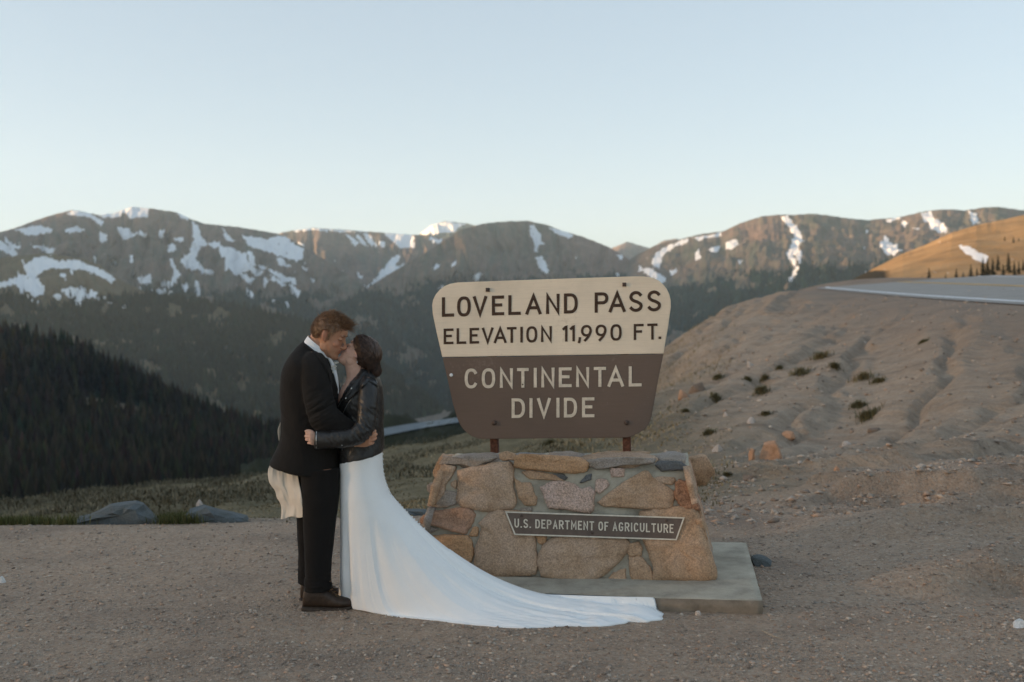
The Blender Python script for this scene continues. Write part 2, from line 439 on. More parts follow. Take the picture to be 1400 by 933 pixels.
SNOW_A2 = crop(0, 260, 3.111, [
    [(88, 300), (110, 320), (150, 290), (200, 278), (250, 300), (330, 297), (420, 335), (492, 380), (475, 397), (410, 357), (300, 332), (212, 327), (170, 347), (150, 377), (110, 347)],
    [(-60, 400), (0, 393), (75, 378), (80, 353), (120, 358), (187, 400), (187, 432), (140, 442), (90, 432), (70, 407), (0, 422), (-60, 425)],
    [(108, 448), (172, 455), (165, 472), (130, 467)], [(248, 423), (330, 428), (370, 448), (452, 455), (440, 467), (350, 468), (300, 460)], [(343, 403), (372, 430), (350, 442)],
    [(225, 445), (260, 445), (255, 465), (228, 462)], [(382, 430), (415, 440), (405, 462), (385, 452)], [(280, 420), (310, 425), (340, 460), (355, 490), (335, 492)], [(455, 475), (485, 478), (478, 492)], [(515, 492), (545, 495), (538, 515)],
    [(255, 357), (280, 357), (280, 375), (260, 375)], [(292, 345), (315, 347), (310, 365)]])
SNOW_B = crop(380, 280, 2.692, [
    [(245, 105), (262, 108), (300, 148), (282, 152)], [(283, 108), (300, 110), (330, 150), (305, 148)], [(312, 103), (335, 110), (365, 152), (338, 150)], [(368, 130), (395, 140), (395, 155), (375, 152)],
    [(385, 105), (470, 103), (503, 120), (503, 157), (450, 162), (428, 138)], [(552, 118), (605, 128), (600, 143), (570, 140)],
    [(412, 207), (440, 183), (453, 188), (432, 228), (492, 212), (482, 226), (440, 250), (425, 262), (400, 262), (380, 280), (350, 298), (340, 290), (370, 262)],
    [(305, 338), (330, 315), (340, 322), (315, 345)], [(355, 308), (390, 285), (395, 295), (362, 315)], [(318, 298), (335, 292), (335, 310)],
    [(10, 110), (40, 130), (95, 150), (92, 190), (60, 205), (0, 180)], [(200, 255), (240, 240), (245, 258), (210, 270)], [(285, 252), (312, 258), (305, 272)], [(170, 245), (200, 245), (190, 262)], [(140, 240), (160, 242), (155, 255)],
    [(50, 90), (130, 88), (250, 95), (320, 95), (330, 100), (250, 101), (130, 95), (60, 98)],
    [(485, 255), (505, 248), (500, 265)], [(490, 292), (522, 285), (520, 302), (500, 305)]])
SNOW_P = crop(380, 280, 2.692, [[(515, 108), (555, 78), (590, 66), (625, 60), (690, 72), (650, 96), (600, 106), (540, 112)]])
SNOW_C = crop(380, 280, 2.692, [
    [(926, 78), (942, 75), (972, 120), (966, 131), (985, 142), (955, 155), (957, 177), (945, 172), (943, 140), (928, 110)], [(948, 192), (972, 193), (999, 240), (985, 252), (963, 235)],
    [(988, 83), (1060, 97), (1088, 115), (1075, 124), (1020, 102)], [(1243, 182), (1272, 188), (1265, 207)], [(713, 268), (740, 248), (752, 258), (730, 282)], [(635, 222), (655, 210), (658, 222), (640, 232)],
    [(568, 240), (585, 213), (599, 218), (580, 247)], [(600, 300), (615, 295), (610, 310), (590, 312)], [(1240, 250), (1260, 250), (1255, 265)], [(1165, 120), (1185, 135), (1180, 142)]])
SNOW_E = crop(880, 260, 2.692, [
    [(33, 268), (43, 230), (88, 205), (160, 178), (162, 195), (110, 212), (82, 230), (67, 255), (57, 292), (40, 287)], [(92, 298), (125, 283), (107, 320)], [(178, 175), (285, 155), (287, 166), (200, 186)],
    [(300, 193), (345, 184), (352, 200), (330, 216), (303, 212)], [(240, 215), (282, 204), (277, 223), (248, 228)], [(188, 230), (205, 220), (208, 255), (192, 262)], [(345, 258), (362, 255), (358, 278)],
    [(503, 100), (532, 97), (572, 150), (590, 190), (570, 202), (572, 220), (583, 240), (579, 272), (566, 266), (564, 242), (553, 244), (560, 275), (570, 292), (556, 332), (541, 358), (524, 337), (548, 315), (558, 290), (533, 260), (525, 240), (543, 205), (553, 170), (533, 130)],
    [(868, 207), (888, 180), (905, 188), (957, 230), (930, 237), (910, 247), (883, 227)], [(1018, 85), (1056, 75), (1067, 105), (1127, 145), (1100, 152), (1058, 142), (1033, 110)], [(1193, 73), (1222, 85), (1237, 125), (1213, 127)],
    [(888, 112), (962, 97), (902, 122)], [(948, 117), (972, 120), (965, 140), (950, 136)], [(990, 140), (1020, 142), (1010, 152)], [(795, 200), (815, 205), (812, 218)], [(815, 148), (825, 150), (822, 160)],
    [(-15, 280), (30, 300), (85, 330), (60, 345), (20, 320), (-20, 295)]])

def mountain_mat(name, tundra, scree, wood):
    m, nt, b = material(name, 0.95, 0.1)
    co = coords(nt)
    n1 = noise_t(nt, co, 0.004, 8, 0.62); n2 = noise_t(nt, co, 0.02, 6, 0.7)
    t1 = ramp(nt, n2, [(0.3, [c * 0.62 for c in tundra]), (0.7, [c * 1.3 for c in tundra])])
    t2 = ramp(nt, n2, [(0.3, [c * 0.7 for c in scree]), (0.7, [c * 1.25 for c in scree])])
    at = attr(nt, 'cover'); s = nt.nodes.new('ShaderNodeSeparateColor'); nt.links.new(at.outputs['Color'], s.inputs[0])
    c = mixc(nt, math_n(nt, 'ADD', s.outputs[2], math_n(nt, 'MULTIPLY', math_n(nt, 'SUBTRACT', n1, 0.5), 1.6), True), t1, t2)
    w = ramp(nt, n2, [(0.3, [x * 0.7 for x in wood]), (0.7, [x * 1.35 for x in wood])])
    wf = ramp(nt, math_n(nt, 'ADD', s.outputs[1], math_n(nt, 'MULTIPLY', math_n(nt, 'SUBTRACT', n2, 0.5), 0.7)), [(0.4, (0, 0, 0)), (0.6, (1, 1, 1))])
    c = mixc(nt, wf, c, w)
    sf = ramp(nt, math_n(nt, 'ADD', s.outputs[0], math_n(nt, 'MULTIPLY', math_n(nt, 'SUBTRACT', n2, 0.5), 0.5)), [(0.42, (0, 0, 0)), (0.55, (1, 1, 1))])
    c = mixc(nt, sf, c, (.78, .80, .82))
    nt.links.new(c, b.inputs['Base Color'])
    bump(nt, b, n2, 0.7, 6.0)
    return m
def mountain(name, label, skyline, base, dtop, dbase, snow, mat, cols, rows, relief, wood=None, scree=None, seed=0, px_noise=1.2, zfoot=-330., rough=20.0, gully=1.0, speck=1.0):
    """terrain between a foot line and a crest line; relief moves the slope in and out"""
    sk = np.array(skyline, float); ba = np.array(base, float); dt = np.array(dtop, float); db = np.array(dbase, float)
    px = np.unique(np.concatenate([np.arange(sk[0, 0], -40, 14.), np.arange(max(-40., sk[0, 0]), min(1440., sk[-1, 0]), 1.35), np.arange(1440., sk[-1, 0], 14.), [sk[0, 0], sk[-1, 0]]])); cols = len(px)
    cy = np.interp(px, sk[:, 0], sk[:, 1]); by = np.interp(px, ba[:, 0], ba[:, 1])
    d1 = np.interp(px, dt[:, 0], dt[:, 1]); d0 = np.interp(px, db[:, 0], db[:, 1])
    cn = px_noise * fbm(px / 9.0, px * 0 + seed, 4, seed) * ((px > -45) & (px < 1445))
    t = np.linspace(0, 1, rows)[:, None]
    PX = np.broadcast_to(px, (rows, cols)).copy()
    PY = by + (cy - by) * t + cn * smooth(.8, 1.0, t)
    D = d0 + (d1 - d0) * t ** 1.15
    warp = fbm(PX / 60., PY / 60., 3, seed + 3) * 14
    r = fbm((PX + warp) / 34., PY / 90. + seed, 5, seed + 7, ridged=True) * gully + 0.8 * fbm(PX / 110., PY / 70., 4, seed + 9)
    D = D + relief * r * np.sin(np.pi * np.clip(t * 0.9 + 0.06, 0, 1)) ** 0.7
    P = pix(PX, PY, D)
    rf = rough * np.sin(np.pi * np.clip(t, 0, 1)) ** .5
    P[..., 2] += rf * (fbm(P[..., 0] / 70., P[..., 1] / 70., 4, seed + 15) + .6 * fbm(P[..., 0] / 23., P[..., 1] / 23., 3, seed + 16))
    cov = np.zeros((rows, cols, 3))
    qx = PX + 3.6 * fbm(PX / 8., PY / 6., 4, seed + 2, .65); qy = PY + 2.8 * fbm(PX / 8. + 9, PY / 6., 4, seed + 4, .65)
    for pl in snow:
        cov[..., 0] = np.maximum(cov[..., 0], in_poly(qx, qy, pl))
    if snow:
        cov[..., 0] *= smooth(-.52, -.34, fbm(PX / 6., PY / 4., 4, seed + 51, .6))
        band = smooth(300, 330, PY) * smooth(412, 385, PY)
        cov[..., 0] = np.maximum(cov[..., 0], band * speck * smooth(.50, .58, fbm(PX / 6.5, PY / 3.6, 4, seed + 52, .6)))
    if wood is not None: cov[..., 1] = wood(PX, PY, seed)
    if scree is not None: cov[..., 2] = scree(PX, PY, seed) + .75 * fbm((PX + warp) / 13., PY / 45., 4, seed + 33, ridged=True) - .1
    # back of the ridge and the foot below the visible slope
    back = []
    for k, (dd, dz) in enumerate(((0.04, .06), (0.12, .3), (0.3, .8))):
        q = P[-1].copy(); s = 1 + dd
        hgt = P[-1][:, 2] - zfoot
        q[:, 0] *= s; q[:, 1] *= s; q[:, 2] = P[-1][:, 2] - hgt * dz + 8 * fbm(px / 20., px * 0 + k, 3, seed + 5)
        back.append(q)
    foot = P[0].copy(); foot[:, :2] *= 0.8; foot[:, 2] = np.minimum(zfoot, P[0][:, 2] - 20)
    A = np.concatenate([foot[None], P, np.array(back)])
    cov = np.concatenate([cov[:1], cov, cov[-1:] * 0, cov[-1:] * 0, cov[-1:] * 0])
    o = mesh_obj(name, A.reshape(-1, 3), grid_faces(rows + 4, cols), mat, attrs={'cover': cov.reshape(-1, 3)})
    tag(o, label, 'mountain', kind='structure')
    return o, P, cov[1:rows + 1], PX, PY

M_far = mountain_mat('mountain_tundra', (.092, .100, .078), (.185, .132, .105), (.008, .024, .021))
M_mid = mountain_mat('mountain_green', (.115, .105, .066), (.15, .115, .08), (.014, .020, .013))

def wood_line(pts, soft=14, amp=16):
    p = np.array(pts, float)
    return lambda X, Y, s: smooth(-soft, soft, Y - np.interp(X, p[:, 0], p[:, 1]) + amp * fbm(X / 40., Y / 25., 4, s + 61)) - 1.0 * smooth(0.10, 0.30, fbm(X / 45., Y / 22., 4, s + 71))
mtA = mountain('mountain_range', 'long snow streaked brown mountain range on the left',
    [(-3200, 60), (-2400, 110), (-1700, 150), (-1100, 180), (-700, 208), (-400, 258), (-200, 293), (-60, 315), (0, 318), (20, 312), (50, 301), (75, 293), (100, 287), (135, 294), (155, 292), (180, 283), (205, 285), (240, 290), (262, 300), (280, 306), (320, 310), (360, 316), (385, 321), (420, 340), (470, 372), (540, 420), (640, 480)],  # crest left of the frame raised to keep sun off the far slopes
    [(-3200, 620), (0, 470), (200, 460), (400, 520), (640, 640)],
    [(-3200, 1300), (-1700, 2000), (-700, 2900), (0, 3300), (400, 3300), (640, 2300)], [(-3200, 900), (-1700, 1300), (-700, 1700), (0, 1900), (400, 1700), (640, 1300)],
    SNOW_A, M_far, 900, 130, 210,
    wood=wood_line([(-3200, 520), (0, 395), (150, 392), (300, 398), (420, 400), (640, 470)]), scree=lambda X, Y, s: 0.35 + 0.3 * smooth(330, 300, Y), seed=1)
mtP = mountain('snowy_peak', 'distant snow covered peak behind the middle ridge',
    [(540, 345), (570, 323), (590, 308), (610, 302.5), (640, 306), (680, 316), (740, 340)], [(540, 380), (740, 380)],
    [(540, 5600), (740, 5600)], [(540, 4900), (740, 4900)], SNOW_P, M_far, 140, 40, 150, seed=5)
mtB = mountain('mountain_ridge', 'brown ridge with striped snow gullies left of the dome',
    [(300, 370), (350, 335), (385, 318), (410, 314), (430, 312), (480, 315), (520, 318), (560, 321), (590, 322), (640, 335), (720, 380)], [(300, 560), (720, 560)],
    [(300, 4300), (720, 4200)], [(300, 2100), (720, 2000)], SNOW_B, M_far, 300, 130, 190,
    wood=wood_line([(300, 400), (450, 385), (600, 390), (720, 420)]), scree=lambda X, Y, s: 0.45 + 0 * X, seed=9)
mtC = mountain('mountain_dome', 'rounded brown mountain behind the sign with a snow couloir',
    [(380, 520), (430, 450), (480, 408), (540, 370), (590, 340), (630, 314), (660, 306), (690, 303), (720, 302), (745, 307), (770, 316), (800, 325), (830, 337), (850, 348), (870, 362), (900, 384), (960, 425), (1040, 480)], [(380, 640), (700, 660), (1040, 560)],
    [(380, 1900), (600, 3000), (720, 3500), (870, 3100), (1040, 2200)], [(380, 1000), (700, 1100), (1040, 1300)], SNOW_C, M_far, 420, 170, 220,
    wood=wood_line([(380, 420), (500, 400), (600, 392), (750, 385), (850, 372), (900, 385), (1040, 400)]), scree=lambda X, Y, s: 0.25 + 0.6 * smooth(740, 830, X) * smooth(400, 350, Y), seed=13)
mtD = mountain('far_peak', 'small far peak in the saddle right of the dome',
    [(790, 372), (830, 342), (858, 330.5), (875, 336), (890, 340), (905, 330), (925, 326), (960, 345), (1000, 370)], [(790, 420), (1000, 420)],
    [(790, 6200), (1000, 6000)], [(790, 5000), (1000, 5000)], [], M_far, 120, 40, 160, scree=lambda X, Y, s: .8 + 0 * X, seed=17)
mtE = mountain('right_mountain', 'broad mountain on the right with a long winding snow couloir',
    [(800, 420), (840, 372), (870, 349), (900, 334), (930, 327), (960, 320), (990, 316), (1010, 306), (1040, 296), (1060, 294), (1085, 294), (1110, 292), (1135, 295), (1160, 299), (1187, 301), (1225, 298), (1260, 290), (1290, 286), (1320, 288), (1345, 284), (1365, 283), (1400, 288), (1480, 290), (1700, 280), (2100, 300), (2700, 330)], [(800, 560), (1000, 560), (1200, 460), (1500, 430), (2700, 430)],
    [(800, 3200), (1100, 3000), (1400, 2900), (2100, 2600), (2700, 2200)], [(800, 1200), (1000, 1300), (1400, 1600), (2700, 1500)], SNOW_E, M_far, 700, 140, 200, gully=.3, rough=22.,
    wood=wood_line([(800, 385), (900, 392), (1000, 382), (1100, 366), (1250, 362), (1400, 360)]), scree=lambda X, Y, s: 0.2 + 0.6 * np.exp(-((X - 1040) / 35) ** 2) * smooth(345, 320, Y), seed=23)
mtA2 = mountain('forested_spur', 'dark forested spur with a large snow patch on the left',
    [(-900, 165), (-400, 258), (-100, 342), (0, 353), (30, 349), (65, 347), (106, 352), (135, 362), (160, 380), (200, 400), (260, 410), (330, 420), (390, 432), (440, 450), (500, 485), (560, 530), (640, 585)], [(-900, 700), (0, 640), (300, 640), (640, 660)],  # unseen crest at far left raised to shade the valley forest
    [(-900, 1500), (0, 1900), (300, 1800), (640, 1300)], [(-900, 700), (0, 800), (300, 850), (640, 900)], SNOW_A2, M_mid, 560, 150, 110,
    wood=wood_line([(-900, 390), (0, 408), (120, 412), (200, 400), (400, 400), (640, 450)], 10, 14), scree=lambda X, Y, s: 0.25 + 0 * X, seed=29)
mtG = mountain('near_forest_hill', 'near hillside under dense dark conifers with brown clearings',
    [(-4200, 330), (-3000, 310), (-2400, 300), (-1800, 310), (-1300, 345), (-900, 378), (-400, 425), (-150, 445), (0, 472), (60, 483), (110, 496), (160, 520), (210, 546), (260, 572), (310, 592), (360, 607), (420, 622), (500, 640), (640, 665)], [(-4200, 900), (-900, 760), (0, 740), (300, 730), (640, 720)],
    [(-4200, 180), (-2400, 285), (-900, 420), (0, 520), (300, 480), (640, 420)], [(-4200, 100), (-2400, 150), (-900, 200), (0, 240), (640, 240)], [], M_mid, 600, 90, 14, rough=2.0,
    wood=lambda X, Y, s: 1 - 1.0 * np.clip(1.3 * np.exp(-((X - 150) / 62) ** 2 - ((Y - 562 - (X - 140) * .2) / 17) ** 2) + 1.3 * np.exp(-((X - 5) / 36) ** 2 - ((Y - 548) / 17) ** 2) + np.exp(-((X - 195) / 26) ** 2 - ((Y - 575) / 9) ** 2) + np.exp(-((X - 85) / 20) ** 2 - ((Y - 590) / 8) ** 2), 0, 1) + 0.1 * fbm(X / 10., Y / 8., 3, 4), scree=lambda X, Y, s: .7 + 0 * X, seed=31, zfoot=-140.)

# sunlit hill on the far right, above the road
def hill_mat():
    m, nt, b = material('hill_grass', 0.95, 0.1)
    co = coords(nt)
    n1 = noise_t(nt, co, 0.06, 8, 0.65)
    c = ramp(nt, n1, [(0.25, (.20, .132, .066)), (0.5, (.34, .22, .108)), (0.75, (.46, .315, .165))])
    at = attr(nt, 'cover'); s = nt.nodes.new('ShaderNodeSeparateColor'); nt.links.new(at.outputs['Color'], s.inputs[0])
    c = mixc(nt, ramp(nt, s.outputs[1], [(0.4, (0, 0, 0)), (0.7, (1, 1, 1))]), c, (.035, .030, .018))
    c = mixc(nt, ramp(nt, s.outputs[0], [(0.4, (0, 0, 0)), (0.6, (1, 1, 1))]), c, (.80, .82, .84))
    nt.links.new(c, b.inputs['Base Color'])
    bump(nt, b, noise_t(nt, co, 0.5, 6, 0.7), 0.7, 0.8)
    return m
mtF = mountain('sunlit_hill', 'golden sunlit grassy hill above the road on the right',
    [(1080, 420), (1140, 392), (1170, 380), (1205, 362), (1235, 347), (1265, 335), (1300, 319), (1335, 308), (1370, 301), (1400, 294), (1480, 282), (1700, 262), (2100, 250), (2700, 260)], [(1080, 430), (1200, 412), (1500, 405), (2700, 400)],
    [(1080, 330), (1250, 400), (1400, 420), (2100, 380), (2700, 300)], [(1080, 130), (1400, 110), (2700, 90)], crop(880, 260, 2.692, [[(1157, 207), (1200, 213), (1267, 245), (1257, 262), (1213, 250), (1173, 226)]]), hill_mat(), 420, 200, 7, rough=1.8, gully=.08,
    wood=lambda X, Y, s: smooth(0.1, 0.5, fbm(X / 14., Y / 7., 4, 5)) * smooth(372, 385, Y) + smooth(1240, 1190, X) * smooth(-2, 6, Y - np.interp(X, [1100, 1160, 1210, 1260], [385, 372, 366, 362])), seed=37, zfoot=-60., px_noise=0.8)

# unseen ridge added at left, crest shaped to block most of the low sun
def build_sun_block_ridge():
    yy = np.linspace(420, -900, 120); cr = np.interp(yy, [-900, -300, -116, 0, 100, 226, 330, 420], [95, 84, 79, 78, 74, 63, 52, 40])
    cr = cr + 1.2 * fbm(yy / 60., yy * 0, 3, 9)
    R = []
    for k, (dx, fz) in enumerate(((260, -.9), (190, -.2), (120, .35), (60, .75), (20, .96), (0, 1.0), (-40, .9), (-160, .45), (-400, -.6))):
        R.append(np.stack([-690 + dx + 8 * fbm(yy / 90., yy * 0 + k, 3, 4), yy, cr * fz + (3 * fbm(yy / 40., yy * 0 + k * 3, 3, 6) if 0 < k < 4 else 0)], -1))
    tag(mesh_obj('sun_block_ridge', np.array(R).reshape(-1, 3), grid_faces(9, 120), M_mid, attrs={'cover': np.tile(np.array((0, .8, .3)), (9 * 120, 1))}), 'unseen ridge added on the left to block the low sun', 'ridge', kind='structure')
build_sun_block_ridge()
# wide valley floor reaching the horizon under everything
def build_valley():
    a = np.linspace(0, 2 * np.pi, 96, endpoint=False); r = np.geomspace(60, 9000, 40)
    R, A = np.meshgrid(r, a, indexing='ij')
    Z = -330 + 20 * fbm(R * np.cos(A) / 900, R * np.sin(A) / 900, 3, 3)
    m = simple_mat('valley_meadow', (.05, .055, .03), 0.95, 0.1, .25, 0.01, 0)
    P = np.stack([R * np.cos(A), R * np.sin(A), Z], -1).reshape(-1, 3)
    tag(mesh_obj('valley_floor', P, grid_faces(40, 96, True), m), 'dark green valley floor far below the pass', 'valley', kind='structure')
build_valley()
# ------------------------------------------------------------------ stone pedestal on its concrete slab
def z_hit(px, py, z):
    d = ray(px, py); return np.array((0, 0, CAMZ)) + d * ((z - CAMZ) / d[2])
SL_FR = z_hit(1043, 840, 0.0)
SLAB_H = float((np.array((0, 0, CAMZ)) + ray(1043, 821.5) * SL_FR[1])[2])
_fr = z_hit(1043, 821.5, SLAB_H); _br = z_hit(1020.5, 742, SLAB_H)
DEP = (_br - _fr)[:2]; SLAB_D = float(np.linalg.norm(DEP)); DEP = DEP / SLAB_D
DEP = np.array((DEP[0], DEP[1], 0.0)); UU = np.array((DEP[1], -DEP[0], 0.0)); UP = np.array((0, 0, 1.0))
LEAN = 0.20
P_BR = z_hit(978, 793, SLAB_H)
FN = np.cross(UU, DEP * LEAN + UP); FN /= np.linalg.norm(FN)
if FN[1] > 0: FN = -FN                                        # outward normal of the leaning front face
FUP = np.cross(FN, UU); FUP *= np.sign(FUP[2])
def front(px, py, out=0.0):
    return on_plane(px, py, P_BR + FN * out, FN)

def noise3(P, sc, seed=0):
    return (fbm(P[..., 0] * sc + seed, P[..., 2] * sc + P[..., 1] * sc * .7, 3, seed) + fbm(P[..., 1] * sc - seed, P[..., 2] * sc + 3.1, 3, seed + 1)) * 0.6

def grid_box(n):
    """unit cube with n=(nx,ny,nz) divisions as welded quads"""
    nx, ny, nz = n
    idx = {}; V_ = []; Fc = []
    def vid(i, j, k):
        t = (i, j, k)
        if t not in idx:
            idx[t] = len(V_); V_.append((i / nx, j / ny, k / nz))
        return idx[t]
    for i in range(nx):
        for j in range(ny):
            Fc.append((vid(i, j, 0), vid(i, j + 1, 0), vid(i + 1, j + 1, 0), vid(i + 1, j, 0)))
            Fc.append((vid(i, j, nz), vid(i + 1, j, nz), vid(i + 1, j + 1, nz), vid(i, j + 1, nz)))
    for i in range(nx):
        for k in range(nz):
            Fc.append((vid(i, 0, k), vid(i + 1, 0, k), vid(i + 1, 0, k + 1), vid(i, 0, k + 1)))
            Fc.append((vid(i, ny, k), vid(i, ny, k + 1), vid(i + 1, ny, k + 1), vid(i + 1, ny, k)))
    for j in range(ny):
        for k in range(nz):
            Fc.append((vid(0, j, k), vid(0, j, k + 1), vid(0, j + 1, k + 1), vid(0, j + 1, k)))
            Fc.append((vid(nx, j, k), vid(nx, j + 1, k), vid(nx, j + 1, k + 1), vid(nx, j, k + 1)))
    return np.array(V_), Fc

def concrete_mat(name, c, sc=6):
    m, nt, b = material(name, 0.92, 0.2)
    co = coords(nt)
    n1 = noise_t(nt, co, sc, 7, 0.65); n2 = noise_t(nt, co, sc * 14, 4, 0.6)
    v = N(nt, 'ShaderNodeTexVoronoi', Scale=sc * 12); nt.links.new(co, v.inputs['Vector'])
    col = ramp(nt, n1, [(0.28, [x * .62 for x in c]), (0.5, c), (0.72, [min(1, x * 1.28) for x in c])])
    col = mixc(nt, ramp(nt, v.outputs['Distance'], [(0.06, (1, 1, 1)), (0.16, (0, 0, 0))]), col, [x * 0.55 for x in c])
    nt.links.new(col, b.inputs['Base Color'])
    b1 = bump(nt, b, n2, 0.5, 0.006)
    bump(nt, b, n1, 0.5, 0.02, b1)
    return m
MORTAR = concrete_mat('mortar', (.42, .38, .305), 9)
CONCRETE = concrete_mat('slab_concrete', (.385, .345, .275), 5)

ped = empty('stone_pedestal', tuple(P_BR - UU * 0.95 + DEP * .45 - np.array((0, 0, SLAB_H))))
tag(ped, 'tan mortared stone pedestal on a concrete slab under the big sign', 'pedestal')

def build_slab():
    v, f = grid_box((60, 34, 5))
    W = 2.3
    P = SL_FR + UU * ((v[:, :1] - 1) * W) + DEP * (v[:, 1:2] * SLAB_D) + UP * ((v[:, 2:3]) * (SLAB_H + .14) - .14)
    edge = (np.isin(v[:, 2], [1.0]) & ((v[:, 1] < .01) | (v[:, 0] > .99)))
    P = P + 0.004 * noise3(P, 9, 3)[:, None] * np.array((1, 1, .6)) + 0.002 * noise3(P, 40, 5)[:, None]
    P[edge] += (-0.006 * np.abs(noise3(P[edge], 16, 8)))[:, None] * UP + np.where(v[edge][:, 1:2] < .01, .004, 0) * DEP
    o = mesh_obj('base_slab', P, f, CONCRETE)
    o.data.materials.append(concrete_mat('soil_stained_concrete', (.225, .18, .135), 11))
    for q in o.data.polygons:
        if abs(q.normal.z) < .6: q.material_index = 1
    keep_world(o, ped)
build_slab()

F_BL, F_TL, F_TR, F_BR = front(566, 788), front(605, 634), front(940, 634), front(978, 793)
Z_TOP = 0.5 * (F_TL[2] + F_TR[2])
TOP_D, BASE_D = 0.46, 0.82
def build_core():
    v, f = grid_box((70, 26, 36))
    s, t, k = v[:, :1], v[:, 1:2], v[:, 2:3]
    fb = F_BL + (F_BR - F_BL) * s; ft = F_TL + (F_TR - F_TL) * s
    P = fb + (ft - fb) * k
    d = BASE_D + (TOP_D - BASE_D) * k - (LEAN * 0)
    P = P + DEP * (t * (d + 0.0)) + DEP * 0
    P[:, 2] -= (1 - v[:, 2]) * 0.03
    side = np.minimum(np.minimum(v[:, 0], 1 - v[:, 0]), 1)
    n = noise3(P, 7, 2) * 0.016 + noise3(P, 22, 6) * 0.006
    out = np.where(t < .02, -DEP, 0) * 1.0 + np.where(v[:, :1] < .01, -UU, 0) + np.where(v[:, :1] > .99, UU, 0) + np.where(k > .98, UP, 0)
    P = P + out * n[:, None]
    top = v[:, 2] > .99
    P[top, 2] += 0.012 * noise3(P[top], 3.2, 9)
    # worn arrises
    e = np.exp(-((1 - v[:, 2]) / .05) ** 2) * np.exp(-(v[:, 1] / .05) ** 2)
    P = P + DEP * (e * 0.015)[:, None] - UP * (e * 0.02)[:, None]
    keep_world(mesh_obj('mortar_core', P, f, MORTAR), ped)
build_core()

def stone_mat(name, c, speck=0.5):
    m, nt, b = material(name, 0.88, 0.25)
    co = coords(nt)
    rnd = nt.nodes.new('ShaderNodeObjectInfo')
    off = nt.nodes.new('ShaderNodeVectorMath'); off.operation = 'ADD'
    sc_ = nt.nodes.new('ShaderNodeVectorMath'); sc_.operation = 'SCALE'; sc_.inputs[0].default_value = (37, 61, 23)
    nt.links.new(rnd.outputs['Random'], sc_.inputs['Scale']); nt.links.new(co, off.inputs[0]); nt.links.new(sc_.outputs[0], off.inputs[1])
    co = off.outputs[0]
    n1 = noise_t(nt, co, 7, 6, 0.62); n2 = noise_t(nt, co, 95, 6, 0.75); n3 = noise_t(nt, co, 260, 3, .6)
    col = ramp(nt, n1, [(0.22, (c[0] * .68, c[1] * .62, c[2] * .58)), (0.45, c), (0.6, (c[0] * 1.05, c[1] * 1.08, c[2] * 1.15)), (0.78, (min(1, c[0] * 1.2), min(1, c[1] * 1.25), min(1, c[2] * 1.35)))])
    col = mixc(nt, speck, col, mixc(nt, 1.0, col, ramp(nt, n2, [(0.36, (.30, .28, .27)), (0.5, (1, 1, 1)), (0.64, (1.6, 1.55, 1.5))]), 'MULTIPLY'))
    nt.links.new(col, b.inputs['Base Color'])
    b1 = bump(nt, b, n3, 0.6, 0.005)
    b2 = bump(nt, b, n2, 0.5, 0.010, b1)
    bump(nt, b, n1, 0.7, 0.03, b2)
    return m
ST = {'tan': stone_mat('granite_tan', (.47, .325, .22)), 'warm': stone_mat('granite_warm', (.47, .305, .19)), 'orange': stone_mat('granite_orange', (.50, .295, .16)),
      'pink': stone_mat('granite_pink', (.52, .37, .29), .7), 'grey': stone_mat('granite_grey', (.34, .285, .235)), 'dark': stone_mat('stone_dark', (.14, .14, .135)),
      'red': stone_mat('granite_red', (.35, .195, .12), .7), 'rust': stone_mat('granite_rust', (.42, .255, .17)), 'slate': stone_mat('slate', (.27, .262, .24))}

def stone_mesh(poly, to3d, normal, proud, seed, embed=0.03):
    """rounded stone over a closed outline; to3d maps the 2D outline to points on the wall"""
    rs = np.random.RandomState(seed)
    p = np.asarray(poly, float)
    # resample and roughen the outline
    q = np.concatenate([p, p[:1]]); L = np.r_[0, np.cumsum(np.linalg.norm(np.diff(q, axis=0), axis=1))]
    n = int(np.clip(L[-1] / 2.6, 14, 56))
    s = np.linspace(0, L[-1], n, endpoint=False)
    o = np.stack([np.interp(s, L, q[:, 0]), np.interp(s, L, q[:, 1])], -1)
    o = o * 0.84 + 0.08 * (np.roll(o, 1, 0) + np.roll(o, -1, 0))
    c = o.mean(0)
    dirs = o - c; ln = np.linalg.norm(dirs, axis=1, keepdims=True); size = ln.mean()
    o = c + dirs * 1.10 * (1 + 0.05 * rs.randn(n, 1) * min(1, 10 / size))
    rings = []
    nr = 7
    for k in range(nr + 1):
        if k == 0: w, h = 1.015, -embed
        else:
            t = (k - 1) / (nr - 1)
            w = 1 - 0.0 if k == 1 else 1 - t ** 1.6
            h = proud * (0.25 + 0.75 * min(1, (1 - (1 - min(1, t * 3.2)) ** 2)))
            if k == 1: h = proud * 0.15
            if k == 2: w, h = 0.98, proud * 0.70
        xy = c + (o - c) * max(w, 0.04)
        rings.append((xy, h))
    V_ = []
    for xy, h in rings:
        P = to3d(xy[:, 0], xy[:, 1])
        hh = h + (0 if h < 0 else 1) * (0.55 * proud * noise3(P, 6.5, seed % 13) + 0.40 * proud * noise3(P, 21, seed % 7) + .22 * proud * noise3(P, 55, seed % 5))
        V_.append(P + normal * np.asarray(hh).reshape(-1, 1))
    A = np.array(V_)
    f = [tuple(x) for x in grid_faces(nr + 1, n, True)]
    vv = A.reshape(-1, 3)
    f.append(tuple(range(nr * n, nr * n + n)))
    f.append(tuple(range(n - 1, -1, -1)))
    return vv, f
def z7(ox, oy, pts, s=7.0): return [(ox + x / s, oy + y / s) for x, y in pts]
